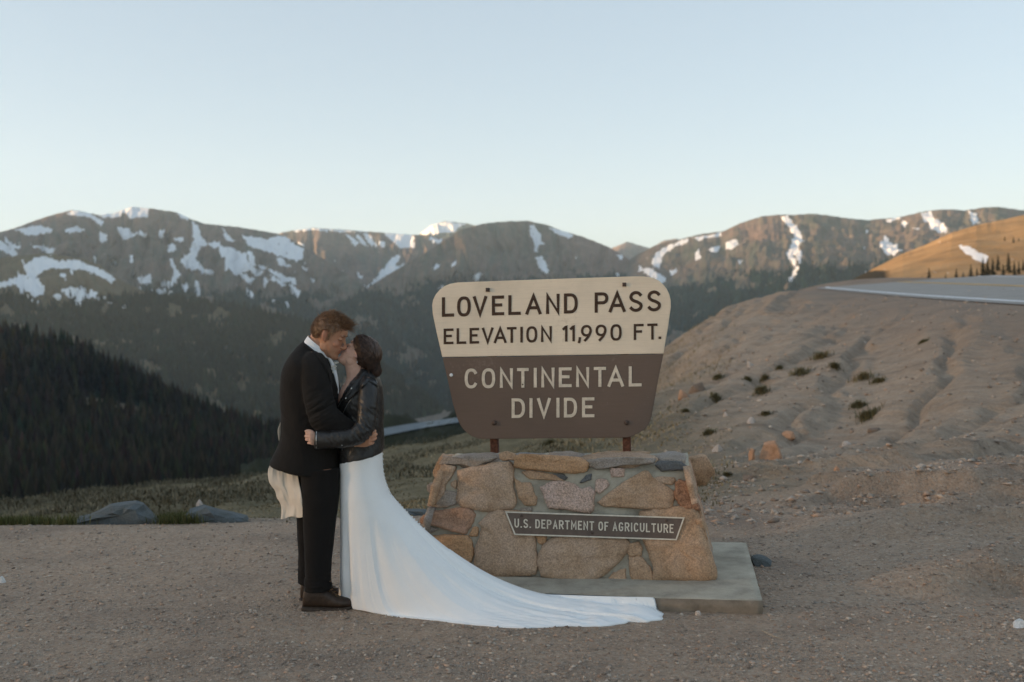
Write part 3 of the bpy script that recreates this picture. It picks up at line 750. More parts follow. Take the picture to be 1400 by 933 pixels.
STONES = [
 ('tan', z7(570, 600, [(245, 255), (370, 280), (330, 370), (275, 440), (265, 520), (190, 605), (125, 570), (165, 440), (215, 320)]), .032),
 ('tan', z7(570, 600, [(420, 320), (560, 280), (740, 245), (880, 240), (905, 330), (905, 470), (935, 570), (910, 650), (700, 680), (560, 665), (430, 630), (405, 560), (415, 430)]), .034),
 ('grey', z7(570, 600, [(240, 245), (280, 165), (380, 178), (440, 188), (470, 165), (560, 170), (750, 185), (640, 232), (540, 278), (440, 245), (330, 245)]), .03),
 ('warm', z7(570, 600, [(780, 150), (850, 122), (938, 145), (938, 202), (820, 208)]), .02),
 ('orange', z7(690, 600, [(115, 272), (125, 170), (200, 152), (450, 165), (700, 180), (785, 240), (745, 312), (650, 328), (480, 318), (300, 298), (190, 288)]), .042),
 ('warm', z7(690, 600, [(175, 322), (240, 303), (480, 348), (560, 402), (430, 394), (240, 384)]), .016),
 ('warm', z7(570, 600, [(943, 388), (1000, 425), (1092, 430), (1118, 520), (1143, 560), (1143, 632), (1040, 632), (982, 570), (958, 480)]), .024),
 ('pink', z7(690, 600, [(362, 470), (460, 418), (560, 412), (660, 438), (720, 488), (800, 462), (853, 500), (832, 590), (828, 692), (780, 708), (600, 672), (428, 662), (398, 570)]), .03),
 ('pink', z7(690, 600, [(877, 393), (960, 388), (1003, 430), (962, 482), (910, 528), (873, 500)]), .016),
 ('pink', z7(690, 600, [(1018, 283), (1142, 288), (1142, 362), (1023, 367)]), .012),
 ('grey', z7(800, 600, [(40, 205), (200, 185), (420, 180), (630, 190), (645, 230), (560, 248), (380, 252), (130, 294), (55, 258)]), .036),
 ('dark', z7(800, 600, [(678, 240), (720, 213), (900, 216), (962, 258), (953, 297), (740, 308), (688, 272)]), .026),
 ('warm', z7(800, 600, [(152, 602), (250, 520), (420, 400), (560, 322), (592, 328), (652, 400), (742, 450), (833, 520), (813, 663), (600, 668), (400, 653), (200, 643)]), .03),
 ('tan', z7(800, 600, [(648, 390), (700, 362), (852, 373), (863, 410), (820, 443), (720, 422)]), .014),
 ('red', z7(800, 600, [(868, 440), (898, 403), (1000, 418), (1062, 520), (1064, 580), (1102, 672), (960, 678), (900, 622), (862, 560)]), .036),
 ('rust', z7(570, 690, [(55, 130), (130, 78), (250, 58), (440, 32), (500, 48), (548, 100), (522, 180), (450, 274), (330, 248), (150, 193), (58, 180)]), .03),
 ('orange', z7(570, 690, [(130, 312), (300, 298), (470, 308), (512, 350), (528, 450), (502, 548), (380, 590), (220, 600), (100, 560), (80, 420)]), .03),
 ('orange', z7(570, 690, [(518, 256), (545, 212), (587, 218), (582, 303), (502, 303)]), .012),
 ('tan', z7(570, 690, [(608, 195), (640, 178), (720, 88), (840, 78), (1080, 98), (1100, 250), (1118, 400), (1143, 560), (1108, 652), (960, 663), (760, 673), (620, 640), (577, 580), (577, 440), (625, 300), (645, 225)]), .034),
 ('orange', z7(690, 690, [(297, 298), (402, 303), (388, 372), (328, 378)]), .012),
 ('tan', z7(690, 690, [(357, 500), (398, 400), (468, 330), (560, 298), (900, 308), (1132, 338), (1168, 390), (1152, 442), (1092, 522), (1000, 612), (900, 682), (800, 722), (640, 743), (480, 703), (388, 672), (352, 590)]), .04),
 ('warm', z7(810, 690, [(267, 300), (350, 288), (377, 330), (372, 388), (290, 398), (264, 350)], 5.588), .022),
 ('warm', z7(810, 690, [(283, 404), (370, 400), (440, 480), (462, 560), (452, 608), (320, 603), (288, 520)], 5.588), .026),
 ('warm', z7(810, 690, [(122, 577), (150, 528), (247, 488), (252, 562), (210, 592), (140, 602)], 5.588), .016),
 ('warm', [(879, 703), (905, 700), (928, 697), (945, 697), (953, 706), (958, 726), (967, 752), (975, 776), (976, 789), (960, 791), (930, 792), (905, 790), (897, 796), (893, 792), (897, 776), (890, 757), (882, 738), (877, 720)], .042),
 ('tan', z7(570, 600, [(328, 420), (377, 393), (387, 440), (372, 477), (333, 457)]), .012),
 ('grey', z7(570, 600, [(225, 530), (290, 500), (380, 520), (388, 610), (300, 650), (200, 660), (180, 630)]), .016),
 ('grey', z7(570, 600, [(100, 450), (150, 418), (165, 445), (130, 520), (108, 505)]), .02),
 ('dark', z7(690, 600, [(718, 422), (780, 350), (832, 333), (828, 392), (742, 422)]), .012),
 ('grey', z7(690, 600, [(150, 665), (260, 655), (262, 695), (160, 698)]), .012),
 ('dark', z7(690, 600, [(440, 340), (560, 335), (600, 372), (575, 395), (470, 375)]), .012),
 ('grey', z7(570, 690, [(60, 222), (120, 208), (200, 238), (110, 285), (50, 262)]), .014),
 ('slate', z7(810, 690, [(818, 645), (850, 578), (930, 575), (938, 625), (880, 640)], 5.588), .016),
]
for i, (k, pl, pr) in enumerate(STONES):
    v, f = stone_mesh(pl, lambda x, y: front(x, y, 0.002), FN, pr, 100 + i)
    keep_world(mesh_obj('stone', v, f, ST[k]), ped)
# stones on the right, left and back faces and the cap stones
def side_stones(o, e1, e2, nrm, w, h, seed, kinds, cols=3, rows=3, proud=.03):
    rs = np.random.RandomState(seed)
    for i in range(cols):
        for j in range(rows):
            c = np.array(((i + .5 + .12 * rs.randn()) / cols * w, (j + .5 + .08 * rs.randn()) / rows * h))
            a = np.sort(rs.rand(9) * 2 * np.pi)
            a = np.linspace(0, 2 * np.pi, 9, endpoint=False) + .2 * rs.randn(9)
            r = .46 * (1 + .14 * rs.randn(9))
            pl = np.stack([c[0] + r * np.cos(a) * w / cols, c[1] + r * np.sin(a) * h / rows], -1) * 200
            v, f = stone_mesh(pl, lambda x, y: o + np.asarray(x)[..., None] / 200 * e1 + np.asarray(y)[..., None] / 200 * e2, nrm, proud, seed * 50 + i * 9 + j)
            keep_world(mesh_obj('stone', v, f, ST[kinds[rs.randint(len(kinds))]]), ped)
def face_frame(b0, b1, t0, t1):
    e1 = b1 - b0; w = np.linalg.norm(e1); e1 = e1 / w
    e2 = (t0 + t1 - b0 - b1) / 2; e2 = e2 - e1 * (e2 @ e1); h = np.linalg.norm(e2); e2 = e2 / h
    return e1, e2, w, h
RB = [F_BR, F_BR + DEP * BASE_D, F_TR, F_TR + DEP * TOP_D]
e1, e2, w, h = face_frame(*RB)
side_stones(F_BR, e1, e2, np.cross(e1, e2) * np.sign(np.cross(e1, e2) @ UU), w * .75, h * .96, 3, ['warm', 'rust', 'tan', 'grey'], 3, 3, .014)
e1, e2, w, h = face_frame(F_BL, F_BL + DEP * BASE_D, F_TL, F_TL + DEP * TOP_D)
side_stones(F_BL, e1, e2, np.cross(e1, e2) * np.sign(np.cross(e1, e2) @ -UU), w * .75, h * .96, 4, ['warm', 'rust', 'tan', 'grey'], 3, 3, .014)
e1, e2, w, h = face_frame(F_BL + DEP * BASE_D, F_BR + DEP * BASE_D, F_TL + DEP * TOP_D, F_TR + DEP * TOP_D)
side_stones(F_BL + DEP * BASE_D, e1, e2, np.cross(e1, e2) * np.sign(np.cross(e1, e2) @ DEP), w, h, 5, ['warm', 'rust', 'tan', 'pink'], 6, 3)
def top_pt(x, y):
    return F_TL + (F_TR - F_TL) * np.asarray(x)[..., None] / 300. + DEP * (np.asarray(y)[..., None] / 200.)
for i, (k, pl, pr) in enumerate([
    ('grey', [(4, 14), (30, 4), (62, 6), (68, 40), (50, 74), (14, 70)], .022), ('slate', [(74, 30), (100, 22), (122, 34), (118, 74), (84, 80)], .016),
    ('grey', [(96, 4), (150, 2), (168, 14), (150, 30), (128, 28)], .026), ('tan', [(172, 6), (230, 4), (262, 16), (250, 56), (200, 64), (174, 40)], .030),
    ('grey', [(128, 42), (164, 36), (170, 66), (150, 86), (126, 80)], .02), ('grey', [(258, 50), (268, 20), (296, 10), (297, 60), (280, 84)], .022), ('warm', [(180, 72), (240, 66), (250, 86), (200, 90)], .02)]):
    v, f = stone_mesh(pl, top_pt, UP, pr, 300 + i)
    keep_world(mesh_obj('stone', v, f, ST[k]), ped)

# ------------------------------------------------------------------ routed lettering as stroked strips
def arc(cx, cy, rx, ry, a0, a1, n=14):
    t = np.radians(np.linspace(a0, a1, n)); return [(cx + rx * math.cos(a), cy + ry * math.sin(a)) for a in t]
def sup(cx, cy, rx, ry, a0, a1, n=28, e=2.5):
    t = np.radians(np.linspace(a0, a1, n, endpoint=(a1 - a0) % 360 != 0)); c, s = np.cos(t), np.sin(t)
    return list(zip(cx + rx * np.sign(c) * np.abs(c) ** (2 / e), cy + ry * np.sign(s) * np.abs(s) ** (2 / e)))
_S = arc(.5, .755, .47, .245, 30, 200, 12)[0:] + [(.16, .60), (.36, .525), (.62, .475), (.86, .39)] + arc(.5, .245, .50, .245, 20, -150, 12)
GLYPH = {
 'L': [[(0, 1), (0, 0), (1, 0)]], 'O': [(sup(.5, .5, .5, .5, 0, 360, 36), True)], '0': [(sup(.5, .5, .5, .5, 0, 360, 36), True)], 'V': [[(0, 1), (.5, 0), (1, 1)]],
 'E': [[(1, 1), (0, 1), (0, 0), (1, 0)], [(0, .53), (.78, .53)]], 'F': [[(0, 0), (0, 1), (1, 1)], [(0, .53), (.78, .53)]], 'A': [[(0, 0), (.5, 1), (1, 0)], [(.19, .30), (.81, .30)]],
 'N': [[(0, 0), (0, 1), (1, 0), (1, 1)]], 'D': [([(0, 0), (0, 1)] + sup(.42, .5, .58, .5, 90, -90, 22, 2.4), True)],
 'P': [[(0, 0), (0, 1)] + sup(.55, .74, .45, .26, 90, -90, 16, 2.3) + [(0.04, .48)]], 'R': [[(0, 0), (0, 1)] + sup(.55, .74, .45, .26, 90, -90, 16, 2.3) + [(0.04, .48)], [(.5, .48), (1, 0)]],
 'S': [_S], 'T': [[(0, 1), (1, 1)], [(.5, 1), (.5, 0)]], 'I': [[(.5, 0), (.5, 1)]], '1': [[(-.1, .86), (.45, .98), (.75, 1), (.75, 0)]],
 '9': [(sup(.5, .67, .5, .33, 0, 360, 28, 2.2), True), [(.98, .62), (.88, .40), (.68, .20), (.36, 0)]], ',': [[(.7, .12), (.55, -.02), (.2, -.14)]], '.': [[(.2, .03), (.8, .03)]],
 'C': [sup(.5, .5, .5, .5, 40, 320, 34)], 'G': [sup(.5, .5, .5, .5, 40, 330, 34) + [(.97, .45), (.6, .45)]], 'U': [[(0, 1)] + sup(.5, .36, .5, .36, 180, 360, 18, 2.3) + [(1, 1)]] if False else [[(0, 1), (0, .4)] + arc(.5, .36, .5, .36, 180, 360, 12) + [(1, .4), (1, 1)]],
 'M': [[(0, 0), (0, 1), (.5, .3), (1, 1), (1, 0)]]}
def ribbon(pts, w, closed):
    p = np.asarray(pts, float)
    if closed: prv, nxt = np.roll(p, 1, 0), np.roll(p, -1, 0)
    else: prv = np.vstack([2 * p[:1] - p[1:2], p[:-1]]); nxt = np.vstack([p[1:], 2 * p[-1:] - p[-2:-1]])
    a = p - prv; a /= np.linalg.norm(a, axis=1)[:, None] + 1e-9
    b = nxt - p; b /= np.linalg.norm(b, axis=1)[:, None] + 1e-9
    t = a + b; t /= np.linalg.norm(t, axis=1)[:, None] + 1e-9
    nn = np.stack([-t[:, 1], t[:, 0]], -1)
    cosh = np.clip((nn * np.stack([-b[:, 1], b[:, 0]], -1)).sum(1), .42, 1)
    off = nn * (w / 2 / cosh)[:, None]
    return p + off, p - off
def letter(ch, x0, x1, ytop, ybot, w, to3d, nrm, mat, parent, proud=.0025, slope=0.0):
    V_, Fc = [], []
    for k, g in enumerate(GLYPH[ch]):
        pts, closed = (g if isinstance(g, tuple) else (g, False))
        ix0, ix1, iy0, iy1 = x0 + w / 2, x1 - w / 2, ybot - w / 2, ytop + w / 2
        q = []
        ends = []
        for (u, v) in pts:
            q.append((ix0 + (ix1 - ix0) * u, iy0 + (iy1 - iy0) * v))
        q = np.array(q)
        if not closed:                       # flat ends reach the letter box
            d0 = q[0] - q[1]; d1 = q[-1] - q[-2]
            if not (k == 1 and ch in 'EFR'): q[0] = q[0] + d0 / np.linalg.norm(d0) * w / 2
            q[-1] = q[-1] + d1 / np.linalg.norm(d1) * w / 2 * (0.0 if ch == 'A' and k == 1 else 1)
        q[:, 1] += (q[:, 0] - (x0 + x1) / 2) * slope
        l, r = ribbon(q, w, closed)
        n = len(q); base = len(V_)
        hf = proud + 0.0003 * k
        for side, hh in ((l, hf), (r, hf), (l, -.001), (r, -.001)):
            V_ += [tuple(x) for x in to3d(side[:, 0], side[:, 1]) + nrm * hh]
        m = n if closed else n - 1
        for i in range(m):
            j = (i + 1) % n
            Fc += [(base + i, base + j, base + n + j, base + n + i), (base + 2 * n + i, base + i, base + j, base + 2 * n + j), (base + n + i, base + 3 * n + i, base + 3 * n + j, base + n + j)]
        if not closed:
            for i in (0, n - 1): Fc.append((base + i, base + n + i, base + 3 * n + i, base + 2 * n + i))
    o = mesh_obj('letter', V_, Fc, mat, smooth_shade=False)
    keep_world(o, parent)
    return o

# ------------------------------------------------------------------ the sign
foot = z_hit(676.5, 618, Z_TOP + .01)
POST = 0.055
SG0 = foot - DEP * (POST / 2 + .048)                            # front face of the board
SN = -DEP
def sgn(px, py, out=0.0):
    return on_plane(px, py, SG0 + SN * out, SN)
def painted_wood(name, c, wear, scr=0.3):
    m, nt, b = material(name, 0.62, 0.35)
    co = coords(nt)
    gr = noise_t(nt, coords(nt, (2.0, 2.0, 46)), 3.2, 7, 0.65)
    n1 = noise_t(nt, co, 2.6, 6, 0.6); n2 = noise_t(nt, co, 34, 5, 0.7)
    col = ramp(nt, n1, [(0.25, [x * .84 for x in c]), (0.5, c), (0.75, [min(1, x * 1.10) for x in c])])
    col = mixc(nt, ramp(nt, gr, [(0.30, (.22, .22, .22)), (0.55, (0, 0, 0))]), col, [x * .62 for x in c])
    col = mixc(nt, ramp(nt, math_n(nt, 'MULTIPLY', n2, n1), [(0.345, (0, 0, 0)), (0.42, (scr, scr, scr))]), col, wear)
    nt.links.new(col, b.inputs['Base Color'])
    nt.links.new(ramp(nt, n1, [(.3, (.5, .5, .5)), (.7, (.75, .75, .75))]), b.inputs['Roughness'])
    bump(nt, b, gr, 0.22, 0.004)
    return m
CREAM = painted_wood('cream_paint', (.80, .68, .53), (.52, .41, .29))
BROWN = painted_wood('brown_paint', (.142, .102, .080), (.22, .17, .14), .5)
LET_BROWN = simple_mat('letter_brown', (.062, .034, .020), .6, .3, .15, 30, .2)
LET_CREAM = simple_mat('letter_cream', (.66, .585, .475), .6, .3, .08, 30, .2)
RUST = simple_mat('rusted_steel', (.105, .045, .028), .8, .3, .3, 40, .4)
DARKBOLT = simple_mat('bolt_steel', (.06, .035, .025), .55, .5, .3, 60, .3)
OUT_UP = [(604.6, 488.4), (597.5, 458), (591.6, 430), (590.6, 418), (592, 410), (595.5, 403), (601, 396.5), (607.5, 391.5), (615, 388.3), (626, 386.4), (680, 384.4), (750, 381.9), (810, 379.9), (866, 378.1), (880, 378.3), (888, 379.2), (895, 381), (901, 384), (906.5, 388.8), (911.5, 395), (915, 402.5), (917, 411), (917.2, 420), (913.5, 446), (907.2, 483.6)]
OUT_LO = [(907, 484.6), (902, 508), (898.2, 528), (894, 552), (891, 567), (889, 575.5), (885.5, 582.5), (880, 588.3), (872, 593), (863.5, 597), (857, 598.6), (800, 599.2), (720, 599.9), (661, 600.6), (653, 599.8), (646, 597), (639.5, 592.8), (633.5, 587.5), (628.5, 580.5), (624.8, 571.5), (619.2, 553), (611.6, 518), (604.9, 489.4)]
def panel(name, outline, thick, mat, parent, bev=.004, label=None, out=0.0):
    p = np.array(outline)
    fr = sgn(p[:, 0], p[:, 1], out)
    bm = bmesh.new()
    vs = [bm.verts.new(tuple(q)) for q in fr]
    fc = bm.faces.new(vs)
    if fc.normal.dot(Vector(SN)) < 0: fc.normal_flip()
    bm.normal_update()
    r = bmesh.ops.extrude_face_region(bm, geom=[fc])
    nv = [e for e in r['geom'] if isinstance(e, bmesh.types.BMVert)]
    bmesh.ops.translate(bm, verts=nv, vec=tuple(-SN * thick))
    bmesh.ops.recalc_face_normals(bm, faces=bm.faces[:])
    fe = [e for e in bm.edges if all(abs((Vector(SG0 + SN * out) - v.co).dot(Vector(SN))) < 1e-4 for v in e.verts)]
    bmesh.ops.bevel(bm, geom=fe, offset=bev, segments=2, affect='EDGES')
    me = bpy.data.meshes.new(name); bm.to_mesh(me); bm.free()
    o = bpy.data.objects.new(name, me); COL.objects.link(o); me.materials.append(mat)
    keep_world(o, parent)
    if label: o['label'] = label
    return o
sign = empty('road_sign', tuple(foot + UU * 0.42))
tag(sign, 'large cream and brown wooden sign reading LOVELAND PASS ELEVATION 11,990 FT.', 'sign')
up_panel = panel('upper_panel', OUT_UP, .045, CREAM, sign, label='cream upper half with rounded shoulders')
lo_panel = panel('lower_panel', OUT_LO, .045, BROWN, sign, label='brown lower half tapering to the posts')
def line(letters, y0, h0, slope, xref, hs, w, mat, parent):
    for ch, a, b2 in letters:
        xm = (a + b2) / 2
        yb = y0 + (xm - xref) * slope; hh = h0 + (xm - xref) * hs
        over = 0.35 if ch in 'OSC90' else 0
        letter(ch, a, b2, yb - hh - over, yb + over, w, sgn, SN, mat, parent, slope=slope if ch not in ',.' else 0)
line([('L', 604.2, 620.8), ('O', 625, 643.7), ('V', 646.7, 666), ('E', 672.5, 689.3), ('L', 695, 712), ('A', 718.5, 740.3), ('N', 746.5, 765.2), ('D', 771, 790), ('P', 813, 831.8), ('A', 832.3, 855.3), ('S', 860, 878.7), ('S', 884.8, 903.7)],
     433.5, 26.7, -.0268, 604, .0046, 4.3, LET_BROWN, up_panel)
line([('E', 606.6, 620), ('L', 624.3, 637.5), ('E', 642, 655), ('V', 659, 674.6), ('A', 675.2, 692.6), ('T', 693.2, 706.2), ('I', 711.2, 715), ('O', 719.5, 734.6), ('N', 739.6, 754.6), ('1', 769.5, 777), ('1', 779.5, 787), (',', 789.8, 795), ('9', 794.3, 809.2), ('9', 814.2, 829.3), ('0', 834.5, 850), ('F', 866.4, 880), ('T', 885, 899), ('.', 900.2, 904.2)],
     471, 21.4, -.0225, 607, .002, 3.4, LET_BROWN, up_panel)
line([('C', 635.4, 653.2), ('O', 658.7, 677), ('N', 683.4, 701.3), ('T', 707, 722.8), ('I', 729.6, 734.1), ('N', 740, 758.2), ('E', 764, 781.5), ('N', 787.6, 805.6), ('T', 811.9, 828.5), ('A', 830.8, 852.9), ('L', 859.6, 877.2)],
     531, 26.4, -.0105, 635, .004, 4.1, LET_CREAM, lo_panel)
line([('D', 699.5, 717.8), ('I', 723.8, 728.2), ('V', 734.4, 753), ('I', 760.6, 765.1), ('D', 771, 788.9), ('E', 795.8, 812.6)], 571.7, 26.7, -.0095, 699, .003, 4.1, LET_CREAM, lo_panel)
def bolt(px, py, r, square, mat, parent, fn=sgn, nrm=None, h=.012):
    nrm = SN if nrm is None else nrm
    n = 4 if square else 14
    a = np.linspace(0, 2 * np.pi, n, endpoint=False) + (np.pi / 4 if square else 0)
    rings = []
    for rr, hh in ((1.0, -.001), (1.0, h * .8), (.86, h), (.01, h * 1.05)):
        k = r * rr * (1.25 if square else 1)
        rings.append(fn(px + k * np.cos(a), py + k * np.sin(a)) + nrm * hh)
    v = np.array(rings).reshape(-1, 3)
    o = mesh_obj('bolt', v, grid_faces(4, n, True), mat, smooth_shade=False)
    keep_world(o, parent); return o
bolt(667, 396.4, 2.9, True, DARKBOLT, up_panel); bolt(853.6, 389.2, 2.9, True, DARKBOLT, up_panel)
bolt(675.8, 578.3, 3.3, False, DARKBOLT, lo_panel); bolt(856.6, 578, 3.3, False, DARKBOLT, lo_panel)
o = bolt(617, 513, 2.3, False, simple_mat('zinc_washer', (.75, .78, .8), .35, .6, .05, 40, 0), lo_panel, h=.005); o['label'] = 'bright zinc washer'
bolt(714.6, 526, 1.1, False, DARKBOLT, lo_panel, h=.0055)
for fx in (676.6, 857.6):
    fb = z_hit(fx, 618 if fx < 700 else 617, Z_TOP + .01)
    fb = foot + UU * ((fb - foot) @ UU)
    v, f = grid_box((1, 1, 1))
    P = fb + UU * ((v[:, :1] - .5) * POST) + DEP * ((v[:, 1:2] - .5) * POST) + UP * (v[:, 2:3] * 1.12 - .12)
    bm = bmesh.new(); vs = [bm.verts.new(tuple(q)) for q in P]
    for q in f: bm.faces.new([vs[i] for i in q])
    bmesh.ops.recalc_face_normals(bm, faces=bm.faces[:]); bmesh.ops.bevel(bm, geom=bm.edges[:], offset=.004, segments=1, affect='EDGES')
    me = bpy.data.meshes.new('post'); bm.to_mesh(me); bm.free(); me.materials.append(RUST)
    o = bpy.data.objects.new('post', me); COL.objects.link(o); keep_world(o, sign)

# ------------------------------------------------------------------ small plaque on the pedestal
PL_OFF = 0.052
def plq(px, py, out=0.0): return front(px, py, PL_OFF + out)
plaque = empty('plaque', tuple(plq(813, 732)))
tag(plaque, 'narrow brown plaque reading U.S. DEPARTMENT OF AGRICULTURE on the pedestal', 'plaque')
PO = np.array([(691, 699.3), (935.6, 707.8), (925, 739), (703.4, 731.4)])
PB = simple_mat('plaque_brown', (.12, .082, .062), .5, .4, .10, 14, .15)
def plate():
    bm = bmesh.new()
    fr = [bm.verts.new(tuple(q)) for q in plq(PO[:, 0], PO[:, 1])]; bk = [bm.verts.new(tuple(q - FN * .018)) for q in plq(PO[:, 0], PO[:, 1])]
    bm.faces.new(fr); bm.faces.new(bk[::-1])
    for i in range(4): bm.faces.new((fr[i], bk[i], bk[(i + 1) % 4], fr[(i + 1) % 4]))
    bmesh.ops.recalc_face_normals(bm, faces=bm.faces[:])
    me = bpy.data.meshes.new('plate'); bm.to_mesh(me); bm.free(); me.materials.append(PB)
    o = bpy.data.objects.new('plate', me); COL.objects.link(o); keep_world(o, plaque); return o
pl_plate = plate()
l, r = ribbon(PO + (PO.mean(0) - PO) * np.array((.006, .05)), 1.9, True)
V_ = []
for sd, hh in ((l, .003), (r, .003), (l, -.001), (r, -.001)): V_ += [tuple(x) for x in plq(sd[:, 0], sd[:, 1], hh)]
Fc = []
for i in range(4):
    j = (i + 1) % 4; Fc += [(i, j, 4 + j, 4 + i), (8 + i, i, j, 8 + j), (4 + i, 12 + i, 12 + j, 4 + j)]
keep_world(mesh_obj('border', V_, Fc, LET_CREAM, smooth_shade=False), plaque)
txt = 'U.S. DEPARTMENT OF AGRICULTURE'
WID = {'I': .35, '.': .34, ' ': .62, 'M': 1.18, 'L': .88, 'E': .88, 'F': .85}
tot = sum(WID.get(c, 1.0) + (.30 if c != ' ' else 0) for c in txt) - .30
u = (921.0 - 703.3) / tot; x = 703.3
for c in txt:
    wd = WID.get(c, 1.0) * u
    if c != ' ':
        yb = 721.6 + (x - 703) * .0347
        letter(c, x, x + wd, yb - 12.2, yb, 1.75, plq, FN, LET_CREAM, pl_plate, proud=.002, slope=.0347 if c != '.' else 0)
        x += .30 * u
    x += wd
for q in ((713.3, 705.6), (911.5, 711.7), (810, 728.7)): bolt(q[0], q[1], 1.9, False, DARKBOLT, pl_plate, fn=plq, nrm=FN, h=.008)
# ------------------------------------------------------------------ people: organic mesh tools
D0 = 6.08
def B(px, py, dy=0.0): return pix(px, py, D0 + dy)
def ring2(xl, yl, xr, yr, hd, dy, n=28, e=2.2):
    """closed cross-section between two outline points, hd deep towards and away from the camera"""
    l, r = B(xl, yl, dy), B(xr, yr, dy)
    c, a = (l + r) / 2, (r - l) / 2
    t = np.linspace(0, 2 * np.pi, n, endpoint=False)
    cs, sn = np.cos(t), np.sin(t)
    cs = np.sign(cs) * np.abs(cs) ** (2 / e); sn = np.sign(sn) * np.abs(sn) ** (2 / e)
    return c + cs[:, None] * a + sn[:, None] * np.array((0, hd, 0))
def loft(keys, n=28, m=None, e=2.2, closed=True):
    k = catmull(np.array(keys, float), m or len(keys) * 6)
    R = np.array([ring2(*q, n=n, e=e) for q in k])
    return close_rings(R, closed)
def close_rings(R, closed=True):
    m, n = R.shape[:2]
    v = R.reshape(-1, 3); f = [tuple(q) for q in grid_faces(m, n, True)]
    if closed:
        v = np.vstack([v, R[0].mean(0), R[-1].mean(0)])
        a, b = m * n, m * n + 1
        for i in range(n):
            j = (i + 1) % n
            f.append((j, i, a)); f.append(((m - 1) * n + i, (m - 1) * n + j, b))
    return v, f
def shrink(keys, s, sd=None):
    out = []
    for xl, yl, xr, yr, hd, dy in keys:
        cx, cy = (xl + xr) / 2, (yl + yr) / 2
        out.append((cx + (xl - cx) * s, cy + (yl - cy) * s, cx + (xr - cx) * s, cy + (yr - cy) * s, hd * (sd or s), dy))
    return out
def chain(pts, rad, n=12, sub=5):
    """tapered limb through 3D points"""
    k = catmull(np.hstack([np.array(pts, float), np.array(rad, float)[:, None]]), (len(pts) - 1) * sub + 1)
    P, r = k[:, :3], k[:, 3]
    T = np.gradient(P, axis=0); T /= np.linalg.norm(T, axis=1)[:, None]
    ref = np.array((0.3, 1.0, 0.2)); ref /= np.linalg.norm(ref)
    A = np.cross(T, ref); A /= np.linalg.norm(A, axis=1)[:, None]; Bx = np.cross(T, A)
    t = np.linspace(0, 2 * np.pi, n, endpoint=False)
    R = P[:, None] + r[:, None, None] * (np.cos(t)[None, :, None] * A[:, None] + np.sin(t)[None, :, None] * Bx[:, None])
    e0 = P[0] - T[0] * r[0] * .6; e1 = P[-1] + T[-1] * r[-1] * .75
    R = np.concatenate([[e0 + (R[0] - P[0]) * .6], R, [e1 + (R[-1] - P[-1]) * .55]])
    return close_rings(R)
def ball(c, r, M=None, n=16, m=12):
    u = np.linspace(0, 2 * np.pi, n, endpoint=False); w = np.linspace(.05, np.pi - .05, m)
    R = np.stack([np.sin(w)[:, None] * np.cos(u), np.sin(w)[:, None] * np.sin(u), np.repeat(np.cos(w)[:, None], n, 1)], -1) * np.array(r)
    if M is not None: R = R @ np.array(M).T
    return close_rings(R + np.array(c))
def merge(parts):
    V_, Fc, o = [], [], 0
    for v, f in parts:
        V_.append(np.asarray(v)); Fc += [tuple(i + o for i in q) for q in f]; o += len(v)
    return np.vstack(V_), Fc
def remesh(parts, voxel, iters=4, fac=.5):
    v, f = merge(parts)
    me = bpy.data.meshes.new('tmp'); me.from_pydata([tuple(q) for q in v], [], f); me.update()
    bm = bmesh.new(); bm.from_mesh(me); bmesh.ops.recalc_face_normals(bm, faces=bm.faces[:]); bm.to_mesh(me); bm.free()
    o = bpy.data.objects.new('tmp', me); COL.objects.link(o)
    md = o.modifiers.new('r', 'REMESH'); md.mode = 'VOXEL'; md.voxel_size = voxel
    if iters:
        s = o.modifiers.new('s', 'SMOOTH'); s.iterations = iters; s.factor = fac
    dg = bpy.context.evaluated_depsgraph_get(); dg.update()
    ev = o.evaluated_get(dg)
    m2 = bpy.data.meshes.new_from_object(ev)
    co = np.empty(len(m2.vertices) * 3); m2.vertices.foreach_get('co', co)
    nr = np.empty(len(m2.vertices) * 3); m2.vertices.foreach_get('normal', nr)
    bpy.data.objects.remove(o); bpy.data.meshes.remove(me)
    return m2, co.reshape(-1, 3), nr.reshape(-1, 3)
def finish(name, me, co, mat, parent, col=None):
    me.vertices.foreach_set('co', co.ravel()); me.update()
    me.polygons.foreach_set('use_smooth', np.ones(len(me.polygons), bool))
    if col is not None:
        at = me.attributes.new('tone', 'FLOAT_COLOR', 'POINT')
        at.data.foreach_set('color', np.concatenate([col, np.ones((len(col), 1))], 1).astype(np.float32).ravel())
    me.materials.clear(); me.materials.append(mat); me.name = name
    o = bpy.data.objects.new(name, me); COL.objects.link(o); keep_world(o, parent)
    return o
def skin_mat(name):
    m, nt, b = material(name, 0.5, 0.35)
    a = attr(nt, 'tone'); co = coords(nt)
    c = mixc(nt, 1.0, a.outputs['Color'], ramp(nt, noise_t(nt, co, 45, 4, .6), [(.3, (.9, .86, .85)), (.7, (1.06, 1.05, 1.05))]), 'MULTIPLY')
    nt.links.new(c, b.inputs['Base Color'])
    b.inputs['Subsurface Weight'].default_value = 0.12
    b.inputs['Subsurface Radius'].default_value = (.012, .005, .003)
    bump(nt, b, noise_t(nt, co, 350, 3), .15, .002)
    return m
SKIN = skin_mat('skin')

